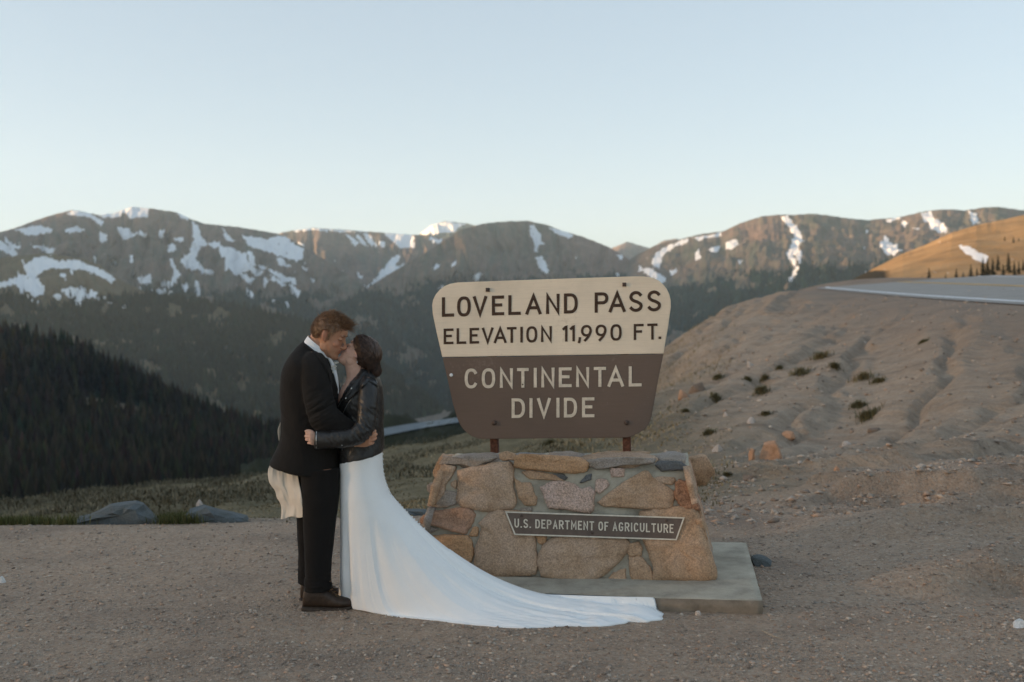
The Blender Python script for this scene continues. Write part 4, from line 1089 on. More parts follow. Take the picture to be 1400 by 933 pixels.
def head_parts(M, s, female=False):
    """M: 4x4 from head space (faces +X, up +Z, origin between the ears) to world; s: scale"""
    M = np.array(M)
    def T(p): return (np.asarray(p, float) * s) @ M[:3, :3].T + M[:3, 3]
    j = .93 if female else 1.0
    sl = [(-.119, .074, .040, .018), (-.112, .088, .020, .030), (-.100, .094, -.004, .041 * j), (-.084, .0895, -.024, .050 * j), (-.070, .0915, -.034, .056 * j), (-.058, .0935, -.042, .060 * j), (-.045, .0915, -.052, .063), (-.02, .0885, -.070, .067),
          (.002, .0855, -.082, .0695), (.018, .087, -.089, .072), (.032, .0925 if not female else .0905, -.093, .0735), (.055, .0905, -.094, .0745), (.078, .074, -.084, .069), (.096, .046, -.060, .051), (.106, .020, -.032, .029), (.110, .0, -.012, .010)]
    k = catmull(np.array(sl), 64)
    t = np.linspace(0, 2 * np.pi, 48, endpoint=False)
    R = []
    for z, xf, xb, w in k:
        c = (xf + xb) / 2; a = (xf - xb) / 2
        e = 2.35
        cs = np.sign(np.cos(t)) * np.abs(np.cos(t)) ** (2 / e); sn = np.sign(np.sin(t)) * np.abs(np.sin(t)) ** (2 / e)
        x = c + a * cs
        y = w * sn * (1 - .10 * smooth(.2, 1, cs))
        R.append(np.stack([x, y, np.full_like(x, z)], -1))
    parts = [close_rings(np.array(R))]
    n0 = .92 if female else 1.0
    parts.append(chain([(.080, 0, .022), (.091, 0, .008), (.103 * 1, 0, -.012), (.1125 * (1 if not female else .985), 0, -.028), (.101, 0, -.041), (.088, 0, -.043)], np.array([.006, .0066, .0085, .0108, .0095, .006]) * n0, 10))
    for sd in (-1, 1):
        parts.append(ball((.096, sd * .0115, -.0355), (.010, .0062, .0075)))
        parts.append(ball((.0745, sd * .031, .0085), (.0145, .0165, .0115)))              # closed lids
        parts.append(ball((.083, sd * .030, .030), (.0105, .021, .0070)))                 # brow ridge
        parts.append(ball((.058, sd * .040, -.026), (.024, .0195, .022)))                  # cheek
        er = Matrix.Rotation(math.radians(-22 * sd), 3, 'Z') @ Matrix.Rotation(math.radians(-12), 3, 'Y')
        parts.append(ball((-.006, sd * .0785, .000), (.0175, .0060, .0310), er))
        parts.append(ball((.0015, sd * .0725, -.024), (.0095, .0065, .0105), er))
        parts.append(ball((.010, sd * .048, -.060), (.030, .014, .034)))                  # jaw
    parts.append(ball((.0905, 0, -.0545), (.0095, .0215, .0062)))
    parts.append(ball((.0885, 0, -.0685), (.0095, .0190, .0068)))
    parts.append(ball((.082, 0, -.103), (.0145, .0200, .0150)))
    return [(T(v), f) for v, f in parts]
def face_tone(co, M, s, base, lip, brow, cheek, col):
    Mi = np.linalg.inv(np.array(M)); p = (co @ Mi[:3, :3].T + Mi[:3, 3]) / s
    x, y, z = p[:, 0], p[:, 1], p[:, 2]
    hd = np.exp(-(np.maximum(0, np.abs(z) - .10) / .03) ** 2) * (np.abs(y) < .11)
    near = (np.abs(x) < .14) & (np.abs(y) < .1) & (z > -.14) & (z < .14)
    def put(w, c):
        w = (w * near)[:, None]; col[:] = col * (1 - w) + np.array(c) * w
    ay = np.abs(y)
    put(.55 * np.exp(-((x - .070) / .03) ** 2 - ((ay - .045) / .022) ** 2 - ((z + .026) / .02) ** 2), cheek)
    put(.5 * np.exp(-((x - .112) / .02) ** 2 - (y / .014) ** 2 - ((z + .03) / .016) ** 2), cheek)
    put(.6 * smooth(.068, .074, ay) * np.exp(-((x + .004) / .024) ** 2 - ((z) / .04) ** 2), cheek)
    put(.8 * smooth(.072, .082, x) * smooth(.025, .018, ay) * np.exp(-((z + .0615) / .0115) ** 4), lip)
    put(.85 * smooth(.045, .06, x) * np.exp(-((ay - .031) / .0155) ** 4 - ((z - (.0315 + .0 * ay)) / .0050) ** 4), brow)
    put(.85 * smooth(.055, .07, x) * np.exp(-((ay - .032) / .0150) ** 4 - ((z - .0035) / .0022) ** 2), (.02, .012, .01))
    put(.5 * np.exp(-((ay - .0125) / .004) ** 2 - ((z + .0425) / .0035) ** 2 - ((x - .094) / .012) ** 2), (.05, .02, .015))
    return p
def hand_parts(wr, kn, up, back, n_f=4, size=1.0, curl=1.0, spread=.0195, thumb_side=1):
    """wr wrist, kn middle knuckle, up unit vector towards the index finger, back = unit vector out of the back of the hand"""
    wr, kn, up, back = [np.array(q, float) for q in (wr, kn, up, back)]
    fw = kn - wr; L = np.linalg.norm(fw); fw = fw / L
    parts = []
    R = []
    for t, w, th in ((-.25, .026, .020), (0, .027, .019), (.35, .035, .017), (.75, .041, .0155), (1.0, .040, .0125), (1.08, .036, .008)):
        c = wr + fw * L * t; a = np.linspace(0, 2 * np.pi, 20, endpoint=False)
        R.append(c + size * (np.cos(a)[:, None] * up * w + np.sin(a)[:, None] * back * th))
    parts.append(close_rings(np.array(R)))
    for i, (ln, r) in enumerate(((.92, .0088), (1.0, .0092), (.95, .0088), (.76, .0076))):
        off = (1.5 - i) * spread * size
        b = kn + up * off - fw * (.004 + (abs(1.5 - i) > 1) * .004)
        l1, l2, l3 = .042 * ln * size, .026 * ln * size, .02 * ln * size
        d1 = fw * math.cos(.45 * curl) - back * math.sin(.45 * curl) + up * .04 * (1.5 - i)
        d2 = fw * math.cos(1.25 * curl) - back * math.sin(1.25 * curl)
        d3 = fw * math.cos(1.9 * curl) - back * math.sin(1.9 * curl)
        p = [b - fw * .012 - back * .002, b, b + d1 * l1, b + d1 * l1 + d2 * l2, b + d1 * l1 + d2 * l2 + d3 * l3]
        parts.append(chain(p, [r * .95 * size, r * 1.06 * size, r * size, r * .93 * size, r * .8 * size], 10, 4))
    tb = wr + fw * L * .35 + up * .026 * size - back * .004
    parts.append(chain([tb - up * .01, tb + fw * .022 * size + up * .016 * size, tb + fw * .046 * size + up * .021 * size - back * .008, tb + fw * .066 * size + up * .016 * size - back * .016], [.013 * size, .0115 * size, .0098 * size, .008 * size], 10, 4))
    return parts
def strands(roots, dirs, lens, rad, bend, mat, name, parent, seg=4, rs=None):
    """tapered three-sided hairs: roots (n,3), start dirs, lengths, end dirs"""
    n = len(roots)
    t = np.linspace(0, 1, seg + 1)
    d0 = dirs / (np.linalg.norm(dirs, axis=1)[:, None] + 1e-9); d1 = bend / (np.linalg.norm(bend, axis=1)[:, None] + 1e-9)
    P = roots[:, None] + lens[:, None, None] * (d0[:, None] * (t - t * t / 2)[None, :, None] + d1[:, None] * (t * t / 2)[None, :, None])
    return path_strands(P, rad, mat, name, parent)
def path_strands(P, rad, mat, name, parent):
    n, m = P.shape[:2]
    T = np.gradient(P, axis=1); T /= np.linalg.norm(T, axis=2)[..., None] + 1e-9
    A = np.cross(T, np.array((.31, .83, .46))); A /= np.linalg.norm(A, axis=2)[..., None] + 1e-9
    Bx = np.cross(T, A)
    r = np.broadcast_to(np.asarray(rad, float).reshape(-1, 1), (n, m)) * np.linspace(1, .25, m)[None]
    a = np.array([0, 2.094, 4.189])
    V_ = P[:, :, None] + r[..., None, None] * (np.cos(a)[None, None, :, None] * A[:, :, None] + np.sin(a)[None, None, :, None] * Bx[:, :, None])
    idx = np.arange(n * m * 3).reshape(n, m, 3)
    f = np.stack([idx[:, :-1, :], idx[:, :-1, [1, 2, 0]], idx[:, 1:, [1, 2, 0]], idx[:, 1:, :]], -1).reshape(-1, 4)
    o = mesh_obj(name, V_.reshape(-1, 3), f, mat)
    keep_world(o, parent)
    return o
def hair_mat(name, c, tip):
    m, nt, b = material(name, 0.42, 0.5)
    co = coords(nt)
    n = noise_t(nt, co, 60, 4, .6)
    nt.links.new(ramp(nt, n, [(.3, c), (.7, tip)]), b.inputs['Base Color'])
    bump(nt, b, noise_t(nt, coords(nt, (1, 1, 1)), 220, 3), .4, .003)
    return m
def cloth_mat(name, c, rough=.85, spec=.25, weave=900, var=.1, bs=.25, bd=.0015, sheen=0.0):
    m, nt, b = material(name, rough, spec)
    co = coords(nt)
    nt.links.new(ramp(nt, noise_t(nt, co, 9, 5, .6), [(.3, [x * (1 - var) for x in c]), (.7, [min(1, x * (1 + var)) for x in c])]), b.inputs['Base Color'])
    b1 = bump(nt, b, noise_t(nt, co, weave, 2), bs, bd)
    bump(nt, b, noise_t(nt, co, 16, 4, .55), .35, .012, b1)
    if sheen: b.inputs['Sheen Weight'].default_value = sheen
    return m
def xform(px, py, dy, face, up):
    f = Vector(face).normalized(); u = Vector(up); u = (u - f * u.dot(f)).normalized(); s = u.cross(f)
    M = Matrix((f, s, u)).transposed().to_4x4(); M.translation = Vector(B(px, py, dy)); return M

SUIT = cloth_mat('black_suit_wool', (.015, .0132, .012), .85, .15, 1100, .12, .25, .0012, .03)
SUIT2 = cloth_mat('black_trouser_wool', (.011, .0098, .0092), .85, .15, 1100, .12, .25, .0012, .03)
LEATHER = None
def leather_mat():
    m, nt, b = material('black_leather', .38, .5)
    co = coords(nt)
    nt.links.new(ramp(nt, noise_t(nt, co, 14, 5, .6), [(.3, (.009, .0085, .0085)), (.7, (.02, .0195, .019))]), b.inputs['Base Color'])
    nt.links.new(ramp(nt, noise_t(nt, co, 25, 5, .6), [(.3, (.32, .32, .32)), (.7, (.52, .52, .52))]), b.inputs['Roughness'])
    v = N(nt, 'ShaderNodeTexVoronoi', Scale=420.0); nt.links.new(co, v.inputs['Vector'])
    b1 = bump(nt, b, v.outputs['Distance'], .2, .001)
    bump(nt, b, noise_t(nt, co, 22, 6, .6), .5, .012, b1)
    return m
LEATHER = leather_mat()
DRESS = cloth_mat('white_crepe', (.86, .865, .86), .7, .25, 700, .015, .12, .001, .1)
SHIRT = cloth_mat('white_shirt_cotton', (.78, .80, .82), .8, .2, 900, .02, .2, .001)
CHIFFON = cloth_mat('cream_chiffon', (.66, .59, .50), .8, .2, 600, .05, .2, .001)
STEEL = simple_mat('polished_zip_metal', (.62, .62, .60), .28, .6, .05, 80, 0)
STEEL.node_tree.nodes['Principled BSDF'].inputs['Metallic'].default_value = 0.9

# ------------------------------------------------------------------ groom
groom = empty('person', tuple(z_hit(440, 830, 0.0)))
tag(groom, 'person in a black suit and brown boots leaning down to kiss', 'person', 'kissing couple')
G_JKT = [(415, 466, 447, 488, .070, .0), (406, 474, 451, 494, .125, .0), (394, 490, 456, 504, .185, 0), (387, 508, 460, 514, .200, 0), (384.5, 530, 464, 532, .200, 0), (384.5, 555, 465, 556, .195, 0), (386, 585, 465, 586, .185, 0),
         (383.5, 604, 465, 608, .185, 0), (376, 620, 465, 634, .190, 0), (370.5, 632, 465, 650, .195, 0), (371.5, 634.5, 464, 654, .185, 0)]
G_SLV = [(420, 480, 440, 483, .05, -.085), (413, 491, 447, 493, .064, -.130), (411.5, 510, 450, 510, .070, -.160), (413.5, 535, 453, 531, .067, -.185), (419, 560, 457, 551, .064, -.202), (425, 580, 464, 562, .064, -.212), (438, 594, 471, 568, .060, -.210), (454, 603, 482, 576, .055, -.200), (474, 608, 489, 586, .048, -.195), (484, 609.5, 494, 593, .042, -.195)]
G_FAR = [(x1, y1, x2, y2, h, -d) for x1, y1, x2, y2, h, d in G_SLV]
G_LEG = [(411, 640, 464, 640, .105, -.085), (412.5, 660, 464, 660, .105, -.085), (413.5, 690, 462.5, 690, .100, -.09), (415, 720, 459, 722, .092, -.095), (416.5, 750, 455, 752, .086, -.10), (417.5, 775, 452.5, 777, .082, -.10), (417, 792, 451.5, 793, .080, -.10), (416.5, 803, 453, 802, .080, -.10), (417.5, 807, 452, 805.5, .078, -.10)]
G_LEG2 = [(402, 640, 455, 640, .10, .095), (404, 660, 452, 660, .10, .095), (405.5, 700, 446, 700, .092, .10), (407, 740, 442, 742, .085, .105), (408.5, 770, 440, 772, .08, .11), (409, 790, 440, 790, .08, .11), (409, 796, 441, 795, .08, .11)]
gf = math.radians(25)
GM = xform(450.5, 458.5, -.012, (math.cos(gf), -.10, -math.sin(gf)), (math.sin(gf), -.05, math.cos(gf)))
GS = 1.07
G_NECK = [(431, 446, 458, 462, .056, -.005), (426, 456, 453, 474, .058, -.003), (421, 468, 449, 488, .062, 0), (414, 480, 446, 500, .075, 0)]
parts = head_parts(GM, GS) + [loft(G_NECK)] + [loft(shrink(G_JKT[:-2], .84)), loft(shrink(G_SLV, .66)), loft(shrink(G_FAR, .66)), loft(shrink(G_LEG, .74)), loft(shrink(G_LEG2, .74))]
wr, kn = B(488, 604.5, -.205), B(504, 601.0, -.222)
rt = (kn - wr) / np.linalg.norm(kn - wr)
parts += hand_parts(wr, kn, (.08, -.12, 1), (.1, -1, -.1), size=1.06, curl=.95)
parts += hand_parts(B(488, 604.5, .205), B(504, 601, .222), (.08, .12, 1), (.1, 1, -.1), size=1.06, curl=.95)
for dy, yy in ((-.10, 808), (.11, 800)):
    parts.append(chain([B(433, yy - 24, dy), B(432, yy + 4, dy), B(438, yy + 14, dy), B(456, yy + 18, dy)], [.045, .036, .030, .022]))
me, co, nr = remesh(parts, .0036, 3, .5)
SK_G = np.array((.50, .265, .165))
col = np.tile(SK_G, (len(co), 1))
face_tone(co, GM, GS, SK_G, (.40, .15, .11), (.10, .05, .025), (.52, .21, .135), col)
finish('body', me, co, SKIN, groom, col)
def ripple(co, nr, amp, sc, seed, stretch=(1, 1, 1), ridged=False):
    q = co * np.array(stretch)
    return co + nr * (amp * (fbm(q[:, 0] * sc + q[:, 1] * sc * .6, q[:, 2] * sc - q[:, 1] * sc * .4, 4, seed, .5, ridged)))[:, None]
lap = []
me, co, nr = remesh([loft(G_JKT, 40), loft(G_SLV, 28), loft(G_FAR, 28)], .0048, 14, .5)
co = ripple(co, nr, .010, 5, 4, (1.3, 1.3, .6)); co = ripple(co, nr, .0018, 16, 6, (1.2, 1.2, .7), True)
px_, py_ = to_px(co)
wv = np.exp(-((px_ - 440) / 22) ** 2 - ((py_ - 560) / 28) ** 2)
co = co + nr * (wv * .016 * fbm((px_ * .6 + py_) / 11, (px_ - py_) / 60, 3, 5, ridged=True))[:, None]
gj = finish('jacket', me, co, SUIT, groom)
from mathutils.bvhtree import BVHTree
def bvh_of(o):
    me = o.data
    return BVHTree.FromPolygons([o.matrix_world @ v.co for v in me.vertices] if False else [v.co for v in me.vertices], [tuple(p.vertices) for p in me.polygons])
def surf(tree, px, py, lift=0.0):
    d = Vector(ray(px, py)); 
    h = tree.ray_cast(Vector((0, 0, CAMZ)), d.normalized())
    if h[0] is None: return np.array(B(px, py, -.2))
    return np.array(h[0]) - np.array(d.normalized()) * lift
gt = bvh_of(gj)
me, co, nr = remesh([loft(G_LEG, 32), loft(G_LEG2, 32)], .0048, 5, .5)
zz = co[:, 2]
co = ripple(co, nr, .008, 5, 14, (1.2, 1.2, .8)); w_ = smooth(.30, .08, zz)[:, None]
co = co + nr * w_ * (.010 * fbm(co[:, 0] * 9, zz * 26, 3, 17, ridged=True))[:, None]
finish('trousers', me, co, SUIT2, groom)
# shirt collar, shirt front, boutonniere
def open_loft(keys, n=36, m=8, e=2.1): return loft(keys, n, m, e, closed=False)
v, f = open_loft([(421.5, 459, 447.5, 480, .066, -.002), (418.5, 463, 449.5, 485, .070, -.002), (415.5, 468, 450.5, 491, .074, 0)])
keep_world(mesh_obj('shirt_collar', v, f, SHIRT), groom)
v, f = chain([B(449, 488, -.03), B(455, 500, -.035), B(459.5, 518, -.035), B(462, 538, -.03)], [.008, .012, .012, .008])
keep_world(mesh_obj('shirt_front', v, f, SHIRT), groom)
# jacket collar and lapel laid over the chest
def strip_on(tree, la, lb, n, lift, mat, name, parent, thick=.004):
    a = catmull(np.array(la, float), n); b = catmull(np.array(lb, float), n)
    rows = []
    for t in (0, .33, .67, 1.0):
        rows.append([surf(tree, *(a[i] * (1 - t) + b[i] * t), lift + .003 * math.sin(math.pi * t)) for i in range(n)])
    R = np.array(rows); nrm = np.array((0, -1.0, .1))
    top = R; bot = R - nrm * thick
    v = np.vstack([top.reshape(-1, 3), bot.reshape(-1, 3)])
    f = [tuple(q) for q in grid_faces(4, n)] + [tuple(q + 4 * n) for q in grid_faces(4, n)]
    for i in range(n - 1):
        f += [(i, i + 1, 4 * n + i + 1, 4 * n + i), (3 * n + i, 3 * n + i + 1, 7 * n + i + 1, 7 * n + i)]
    o = mesh_obj(name, v, f, mat); keep_world(o, parent); return o
strip_on(gt, [(418, 470), (430, 474), (441, 484), (450, 498), (457, 520)], [(415, 474), (427, 481), (437, 492), (446, 508), (454, 528)], 14, .006, SUIT, 'lapel', groom)
PETAL = simple_mat('white_petal', (.78, .76, .70), .7, .2, .06, 40, .1)
rs = np.random.RandomState(5)
pp = []
for i in range(26):
    c = B(455.5 + rs.randn() * 2.1, 502 + rs.randn() * 4.2, -.045 + rs.randn() * .012)
    d = rs.randn(3); d /= np.linalg.norm(d)
    Mx = Vector(d).to_track_quat('Z', 'Y').to_matrix()
    pp.append(ball(c, (.0085 + .004 * rs.rand(), .0075, .0022), Mx, 8, 5))
v, f = merge(pp); o = mesh_obj('boutonniere', v, f, PETAL); keep_world(o, groom); o['label'] = 'white flower pinned to the lapel'
# boots
BOOT = simple_mat('dark_brown_leather', (.040, .024, .015), .5, .4, .2, 30, .3)
SOLE = simple_mat('boot_sole', (.055, .042, .032), .8, .3, .2, 40, .4)
LACE = simple_mat('boot_lace', (.14, .09, .05), .8, .2, .2, 60, .2)
def boot(dy, ox, oy):
    K = [(414.5, 812, 414.0, 829, .020, dy), (417, 803, 416, 830, .036, dy), (425, 799, 424, 830.5, .043, dy), (435, 799, 435, 830.5, .044, dy), (446, 803, 445, 830.5, .044, dy), (455, 810, 455, 830.5, .046, dy), (464, 815.5, 464, 830.5, .050, dy), (473, 817, 473, 830, .048, dy), (479.5, 818.5, 480, 829, .038, dy), (483, 821, 483, 827, .018, dy)]
    K = [(a + ox, b + oy, c + ox, d + oy, h, y) for a, b, c, d, h, y in K]
    me, co, nr = remesh([loft(K, 24)], .004, 3)
    co = ripple(co, nr, .003, 18, 3)
    b = finish('boot', me, co, BOOT, groom)
    S = [(413, 828.5, 413, 834.5, .026, dy), (416, 828, 416, 835, .042, dy), (428, 828.5, 428, 835, .047, dy), (440, 829, 440, 834, .047, dy), (452, 829, 452, 834.5, .049, dy), (464, 829, 464, 835, .053, dy), (474, 828, 474, 834, .051, dy), (481, 826.5, 481, 831.5, .038, dy), (484, 825, 484, 828, .018, dy)]
    S = [(a + ox, bb + oy, c + ox, d + oy, h, y) for a, bb, c, d, h, y in S]
    v, f = loft(S, 20, None, 3.5)
    keep_world(mesh_obj('sole', v, f, SOLE), b)
    t = bvh_of(b)
    for i in range(4):
        q0, q1 = (446 + i * 4.2 + ox, 805.5 + i * 2.9 + oy), (455 + i * 3.4 + ox, 806 + i * 3.3 + oy)
        v, f = chain([surf(t, *q0, .001), surf(t, (q0[0] + q1[0]) / 2, (q0[1] + q1[1]) / 2 + .8, .003), surf(t, *q1, .002) if i < 9 else 0], [.0026, .0028, .0026], 6, 3)
        keep_world(mesh_obj('lace', v, f, LACE), b)
boot(-.10, 0, 0)
boot(.11, -3, -11)
# short wind-swept brown hair
HAIR_G = hair_mat('brown_hair', (.115, .058, .028), (.27, .148, .072))
def hair_line_g(x): return np.interp(x, [-.10, -.085, -.06, -.042, -.030, -.023, .008, .013, .019, .027, .035, .045, .062, .085, .11], [-.055, -.052, -.045, -.032, .0, .031, .034, .005, -.020, -.016, .018, .034, .062, .072, .072])
rs = np.random.RandomState(11)
n = 5200
u = rs.randn(n, 3); u /= np.linalg.norm(u, axis=1)[:, None]
p = u * np.array((.1045, .0865, .1010)) + np.array((-.004, 0, .022))
p[:, 2] = np.where(p[:, 2] < .0, p[:, 2], p[:, 2])
keep = p[:, 2] > hair_line_g(p[:, 0]) + .004 * rs.randn(n)
p, u = p[keep], u[keep]
top = smooth(.045, .095, p[:, 2]); frt = smooth(.02, .075, p[:, 0]) * smooth(.05, .08, p[:, 2])
nape = smooth(.0, -.05, p[:, 2])
ck = np.round(p / .017 + .3 * rs.randn(len(p), 3)).astype(int); hs_ = (ck[:, 0] * 73 + ck[:, 1] * 151 + ck[:, 2] * 283) % 997; tb_ = rs.randn(997, 3); cl_ = tb_[hs_]
comb = np.stack([.55 + 0 * p[:, 0], .15 * np.sign(p[:, 1]) * 0, -.25 + .9 * top + .5 * frt], -1)
side = 1 - top
d = u * (.35 + .55 * top + .4 * frt)[:, None] + np.stack([.25 * top + .2 * frt - .35 * side, 0 * top, -.75 * side], -1) + .10 * rs.randn(len(p), 3) + cl_ * .22
e_ = u * .25 + np.stack([.75 * top + .5 * frt - .25 * side, .1 * rs.randn(len(p)), .55 * frt - .1 * top - .9 * side], -1) + .18 * rs.randn(len(p), 3) + cl_ * .38
ln = .014 + .004 * side + .030 * top + .045 * frt * rs.rand(len(p)) - .009 * nape
ln = np.clip(ln * .78 * (.7 + .6 * rs.rand(len(p))), .006, .09)
GMn = np.array(GM); Rg = GMn[:3, :3]
tw = lambda q: (q * GS) @ Rg.T + GMn[:3, 3]
cap_v, cap_f = ball((-.004, 0, .022), (.1055, .0875, .1020), None, 64, 48)
cap_v = np.asarray(cap_v); okv = cap_v[:, 2] > hair_line_g(cap_v[:, 0])
cap_f = [q for q in cap_f if all(okv[i] for i in q)]
cap = mesh_obj('hair', tw(cap_v * (1 + .012 * fbm(cap_v[:, 0] * 60, cap_v[:, 2] * 60 + cap_v[:, 1] * 40, 3, 5))[:, None]), cap_f, HAIR_G); keep_world(cap, groom)
strands(tw(p), d @ Rg.T, ln * GS, .0010 + .0008 * rs.rand(len(p)), e_ @ Rg.T, HAIR_G, 'hair_strands', cap)['kind'] = 'stuff'

# ------------------------------------------------------------------ bride
bride = empty('person', tuple(z_hit(495, 822, 0.0)))
tag(bride, 'person in a black leather jacket and long white gown with train', 'person', 'kissing couple')
bf = math.radians(40)
BMx = xform(492.5, 484.5, .016, (-math.cos(bf), .08, math.sin(bf)), (math.sin(bf), .05, math.cos(bf)))
BS = .985
B_NECK = [(477, 484, 505, 482, .048, .01), (471.5, 496, 501, 494, .047, .005), (473, 507, 501, 506, .047, 0), (473.5, 518, 504, 516, .052, 0), (468, 529, 510, 524, .095, 0), (463, 541, 516, 534, .130, 0), (462.5, 556, 519, 552, .14, 0)]
B_JKT = [(494, 503, 509, 507, .062, .0), (488, 513, 515, 513, .105, 0), (477, 526, 520.5, 524, .150, 0), (467, 540, 523, 537, .160, 0), (461.5, 556, 524, 553, .160, 0), (460.5, 575, 524, 572, .152, 0), (461.5, 598, 524, 592, .148, 0), (463, 618, 524.5, 606, .152, 0), (464.5, 630, 524, 615.5, .160, 0), (464.5, 632.5, 523, 617.5, .158, 0)]
B_SLV = [(497, 513, 513, 519, .042, -.110), (493, 523, 516.5, 525, .060, -.165), (490.8, 540, 517, 542, .062, -.200), (490.5, 556, 515.5, 561, .058, -.220), (490, 568, 513.5, 577, .056, -.235), (487.5, 578, 508.5, 592, .054, -.250), (480, 585.5, 496.5, 604.5, .053, -.262), (467, 588.5, 474, 611, .051, -.268), (450, 590, 451.5, 613, .049, -.264), (436, 588.6, 436, 614.2, .048, -.256), (432, 588.6, 431.5, 614.4, .048, -.254)]
B_FAR = [(x1, y1, x2, y2, h, -d) for x1, y1, x2, y2, h, d in B_SLV[:-1]] + [(405, 589, 404, 612, .045, .235)]
DR_UP = [(464.5, 612, 523, 604, .150, 0), (465, 634, 522.5, 622, .156, 0), (465.5, 650, 523.5, 644, .165, 0), (465.5, 664, 527, 660, .175, 0), (465.5, 678, 533.5, 676, .182, 0)]
parts = head_parts(BMx, BS, True) + [loft(B_NECK)] + [loft(shrink(B_JKT[2:], .88)), loft(shrink(B_SLV, .62)), loft(shrink(B_FAR, .62)), loft(shrink(DR_UP, .85))]
for dy in (-.075, .085):
    parts.append(chain([B(492, 650, dy), B(492, 720, dy), B(494, 770, dy), B(494, 815, dy), B(484, 824, dy)], [.080, .062, .05, .038, .03]))
parts += hand_parts(B(436, 601, -.252), B(424.5, 600, -.262), (-.05, -.05, 1), (-.12, -1, .05), size=.95, curl=1.1, spread=.0190)
parts += hand_parts(B(406, 601, .235), B(393, 600, .225), (-.05, .05, 1), (-.12, 1, .05), size=.9, curl=1.0)
me, co, nr = remesh(parts, .0034, 3, .5)
SK_B = np.array((.58, .365, .275))
col = np.tile(SK_B, (len(co), 1))
face_tone(co, BMx, BS, SK_B, (.48, .17, .15), (.06, .032, .022), (.60, .30, .235), col)
finish('body', me, co, SKIN, bride, col)
me, co, nr = remesh([loft(B_JKT, 40), loft(B_SLV, 28), loft(B_FAR, 28)], .0044, 4, .5)
px_, py_ = to_px(co)
wv = np.exp(-((px_ - 497) / 15) ** 2 - ((py_ - 590) / 17) ** 2) + .6 * np.exp(-((px_ - 500) / 14) ** 2 - ((py_ - 560) / 10) ** 2) + .4 * np.exp(-((px_ - 462) / 18) ** 2 - ((py_ - 600) / 12) ** 2)
co = co + nr * (wv * .016 * fbm((px_ - py_ * .8) / 7.5, (px_ + py_) / 40, 3, 3, ridged=True))[:, None]
co = ripple(co, nr, .007, 8, 24, (1.2, 1.2, .8)); co = ripple(co, nr, .003, 26, 26, (1.2, 1.2, .7), True)
bj = finish('leather_jacket', me, co, LEATHER, bride)
bt = bvh_of(bj)
strip_on(bt, [(497, 509), (491, 516), (483, 525), (476, 535), (469, 546)], [(507, 514), (502, 523), (493, 533), (483, 543), (473, 552)], 12, .008, LEATHER, 'lapel', bj, .005)
strip_on(bt, [(506, 515), (511, 518), (516, 524)], [(504, 521), (510, 524), (518, 531)], 8, .009, LEATHER, 'epaulette', bj, .004)
for pts, r in (([(470.5, 545), (464, 553), (460.5, 563), (458.8, 572)], .0022), ([(482, 543.5), (476.5, 551), (470.5, 562), (466, 573)], .0024)):
    v, f = chain([surf(bt, x, y, .002) for x, y in pts], [r] * len(pts), 6, 4)
    keep_world(mesh_obj('zip', v, f, STEEL), bj)
v, f = chain([surf(bt, 467.5, 609, .004), surf(bt, 467.8, 616, .006)], [.003, .0035], 6, 3); keep_world(mesh_obj('zip_pull', v, f, STEEL), bj)
for q in ((480.6, 531.5), (473, 545)):
    v, f = ball(surf(bt, *q, .009), (.0058, .003, .0058), None, 10, 6); keep_world(mesh_obj('snap_button', v, f, STEEL), bj)
v, f = chain([surf(bt, 432.8, 590, .002), surf(bt, 432.2, 602, .002), surf(bt, 432.4, 613, .002)], [.0022] * 3, 6, 4); keep_world(mesh_obj('cuff_zip', v, f, STEEL), bj)

# gown: skirt ribs from hip to the outline on the ground
HIP = ring2(*DR_UP[-1], n=144)
def zgnd(x, y):
    z = height(x, y)
    r = np.stack([x, y, 0 * x], -1) - SL_FR
    inside = ((r @ UU) < .01) & ((r @ UU) > -2.3) & ((r @ DEP) > -.01) & ((r @ DEP) < SLAB_D)
    return np.where(inside, SLAB_H, z)
GO = [(0, 908, 838), (-5, 903, 848), (-9, 885, 851.5), (-13, 862, 850), (-18, 838, 856), (-23, 805, 857.5), (-29, 770, 857.5), (-36, 725, 860), (-44, 680, 858), (-54, 635, 853.5), (-66, 590, 849), (-80, 545, 844.5), (-96, 512, 839.5), (-112, 486, 834), (-130, 474, 829.5), (-150, 461, 823), (-170, 455, 815), (-190, 456, 806), (-215, 474, 804), (-238, 494, 808), (-258, 520, 822), (-285, 600, 829), (-308, 680, 831.5), (-328, 760, 834), (-344, 840, 836), (-354, 893, 836.5), (-360, 908, 838)]
ga = np.array(GO, float)
NPH, NT = 576, 100
ph = np.linspace(0, -360, NPH, endpoint=False)
gpx = np.interp(-ph, -ga[:, 0], ga[:, 1]); gpy = np.interp(-ph, -ga[:, 0], ga[:, 2])
G3 = np.array([z_hit(a, b, 0.0) for a, b in zip(gpx, gpy)])
tail = np.exp(-(np.minimum(-ph, 360 + ph) / 26.) ** 2)
rag = fbm(ph / 2.6, ph * 0, 3, 3) * (0.012 + .035 * tail)
cen = np.array(B(495, 820, 0))[:2]
dirn = G3[:, :2] - cen; dirn /= np.linalg.norm(dirn, axis=1)[:, None]
G3[:, :2] += dirn * rag[:, None]
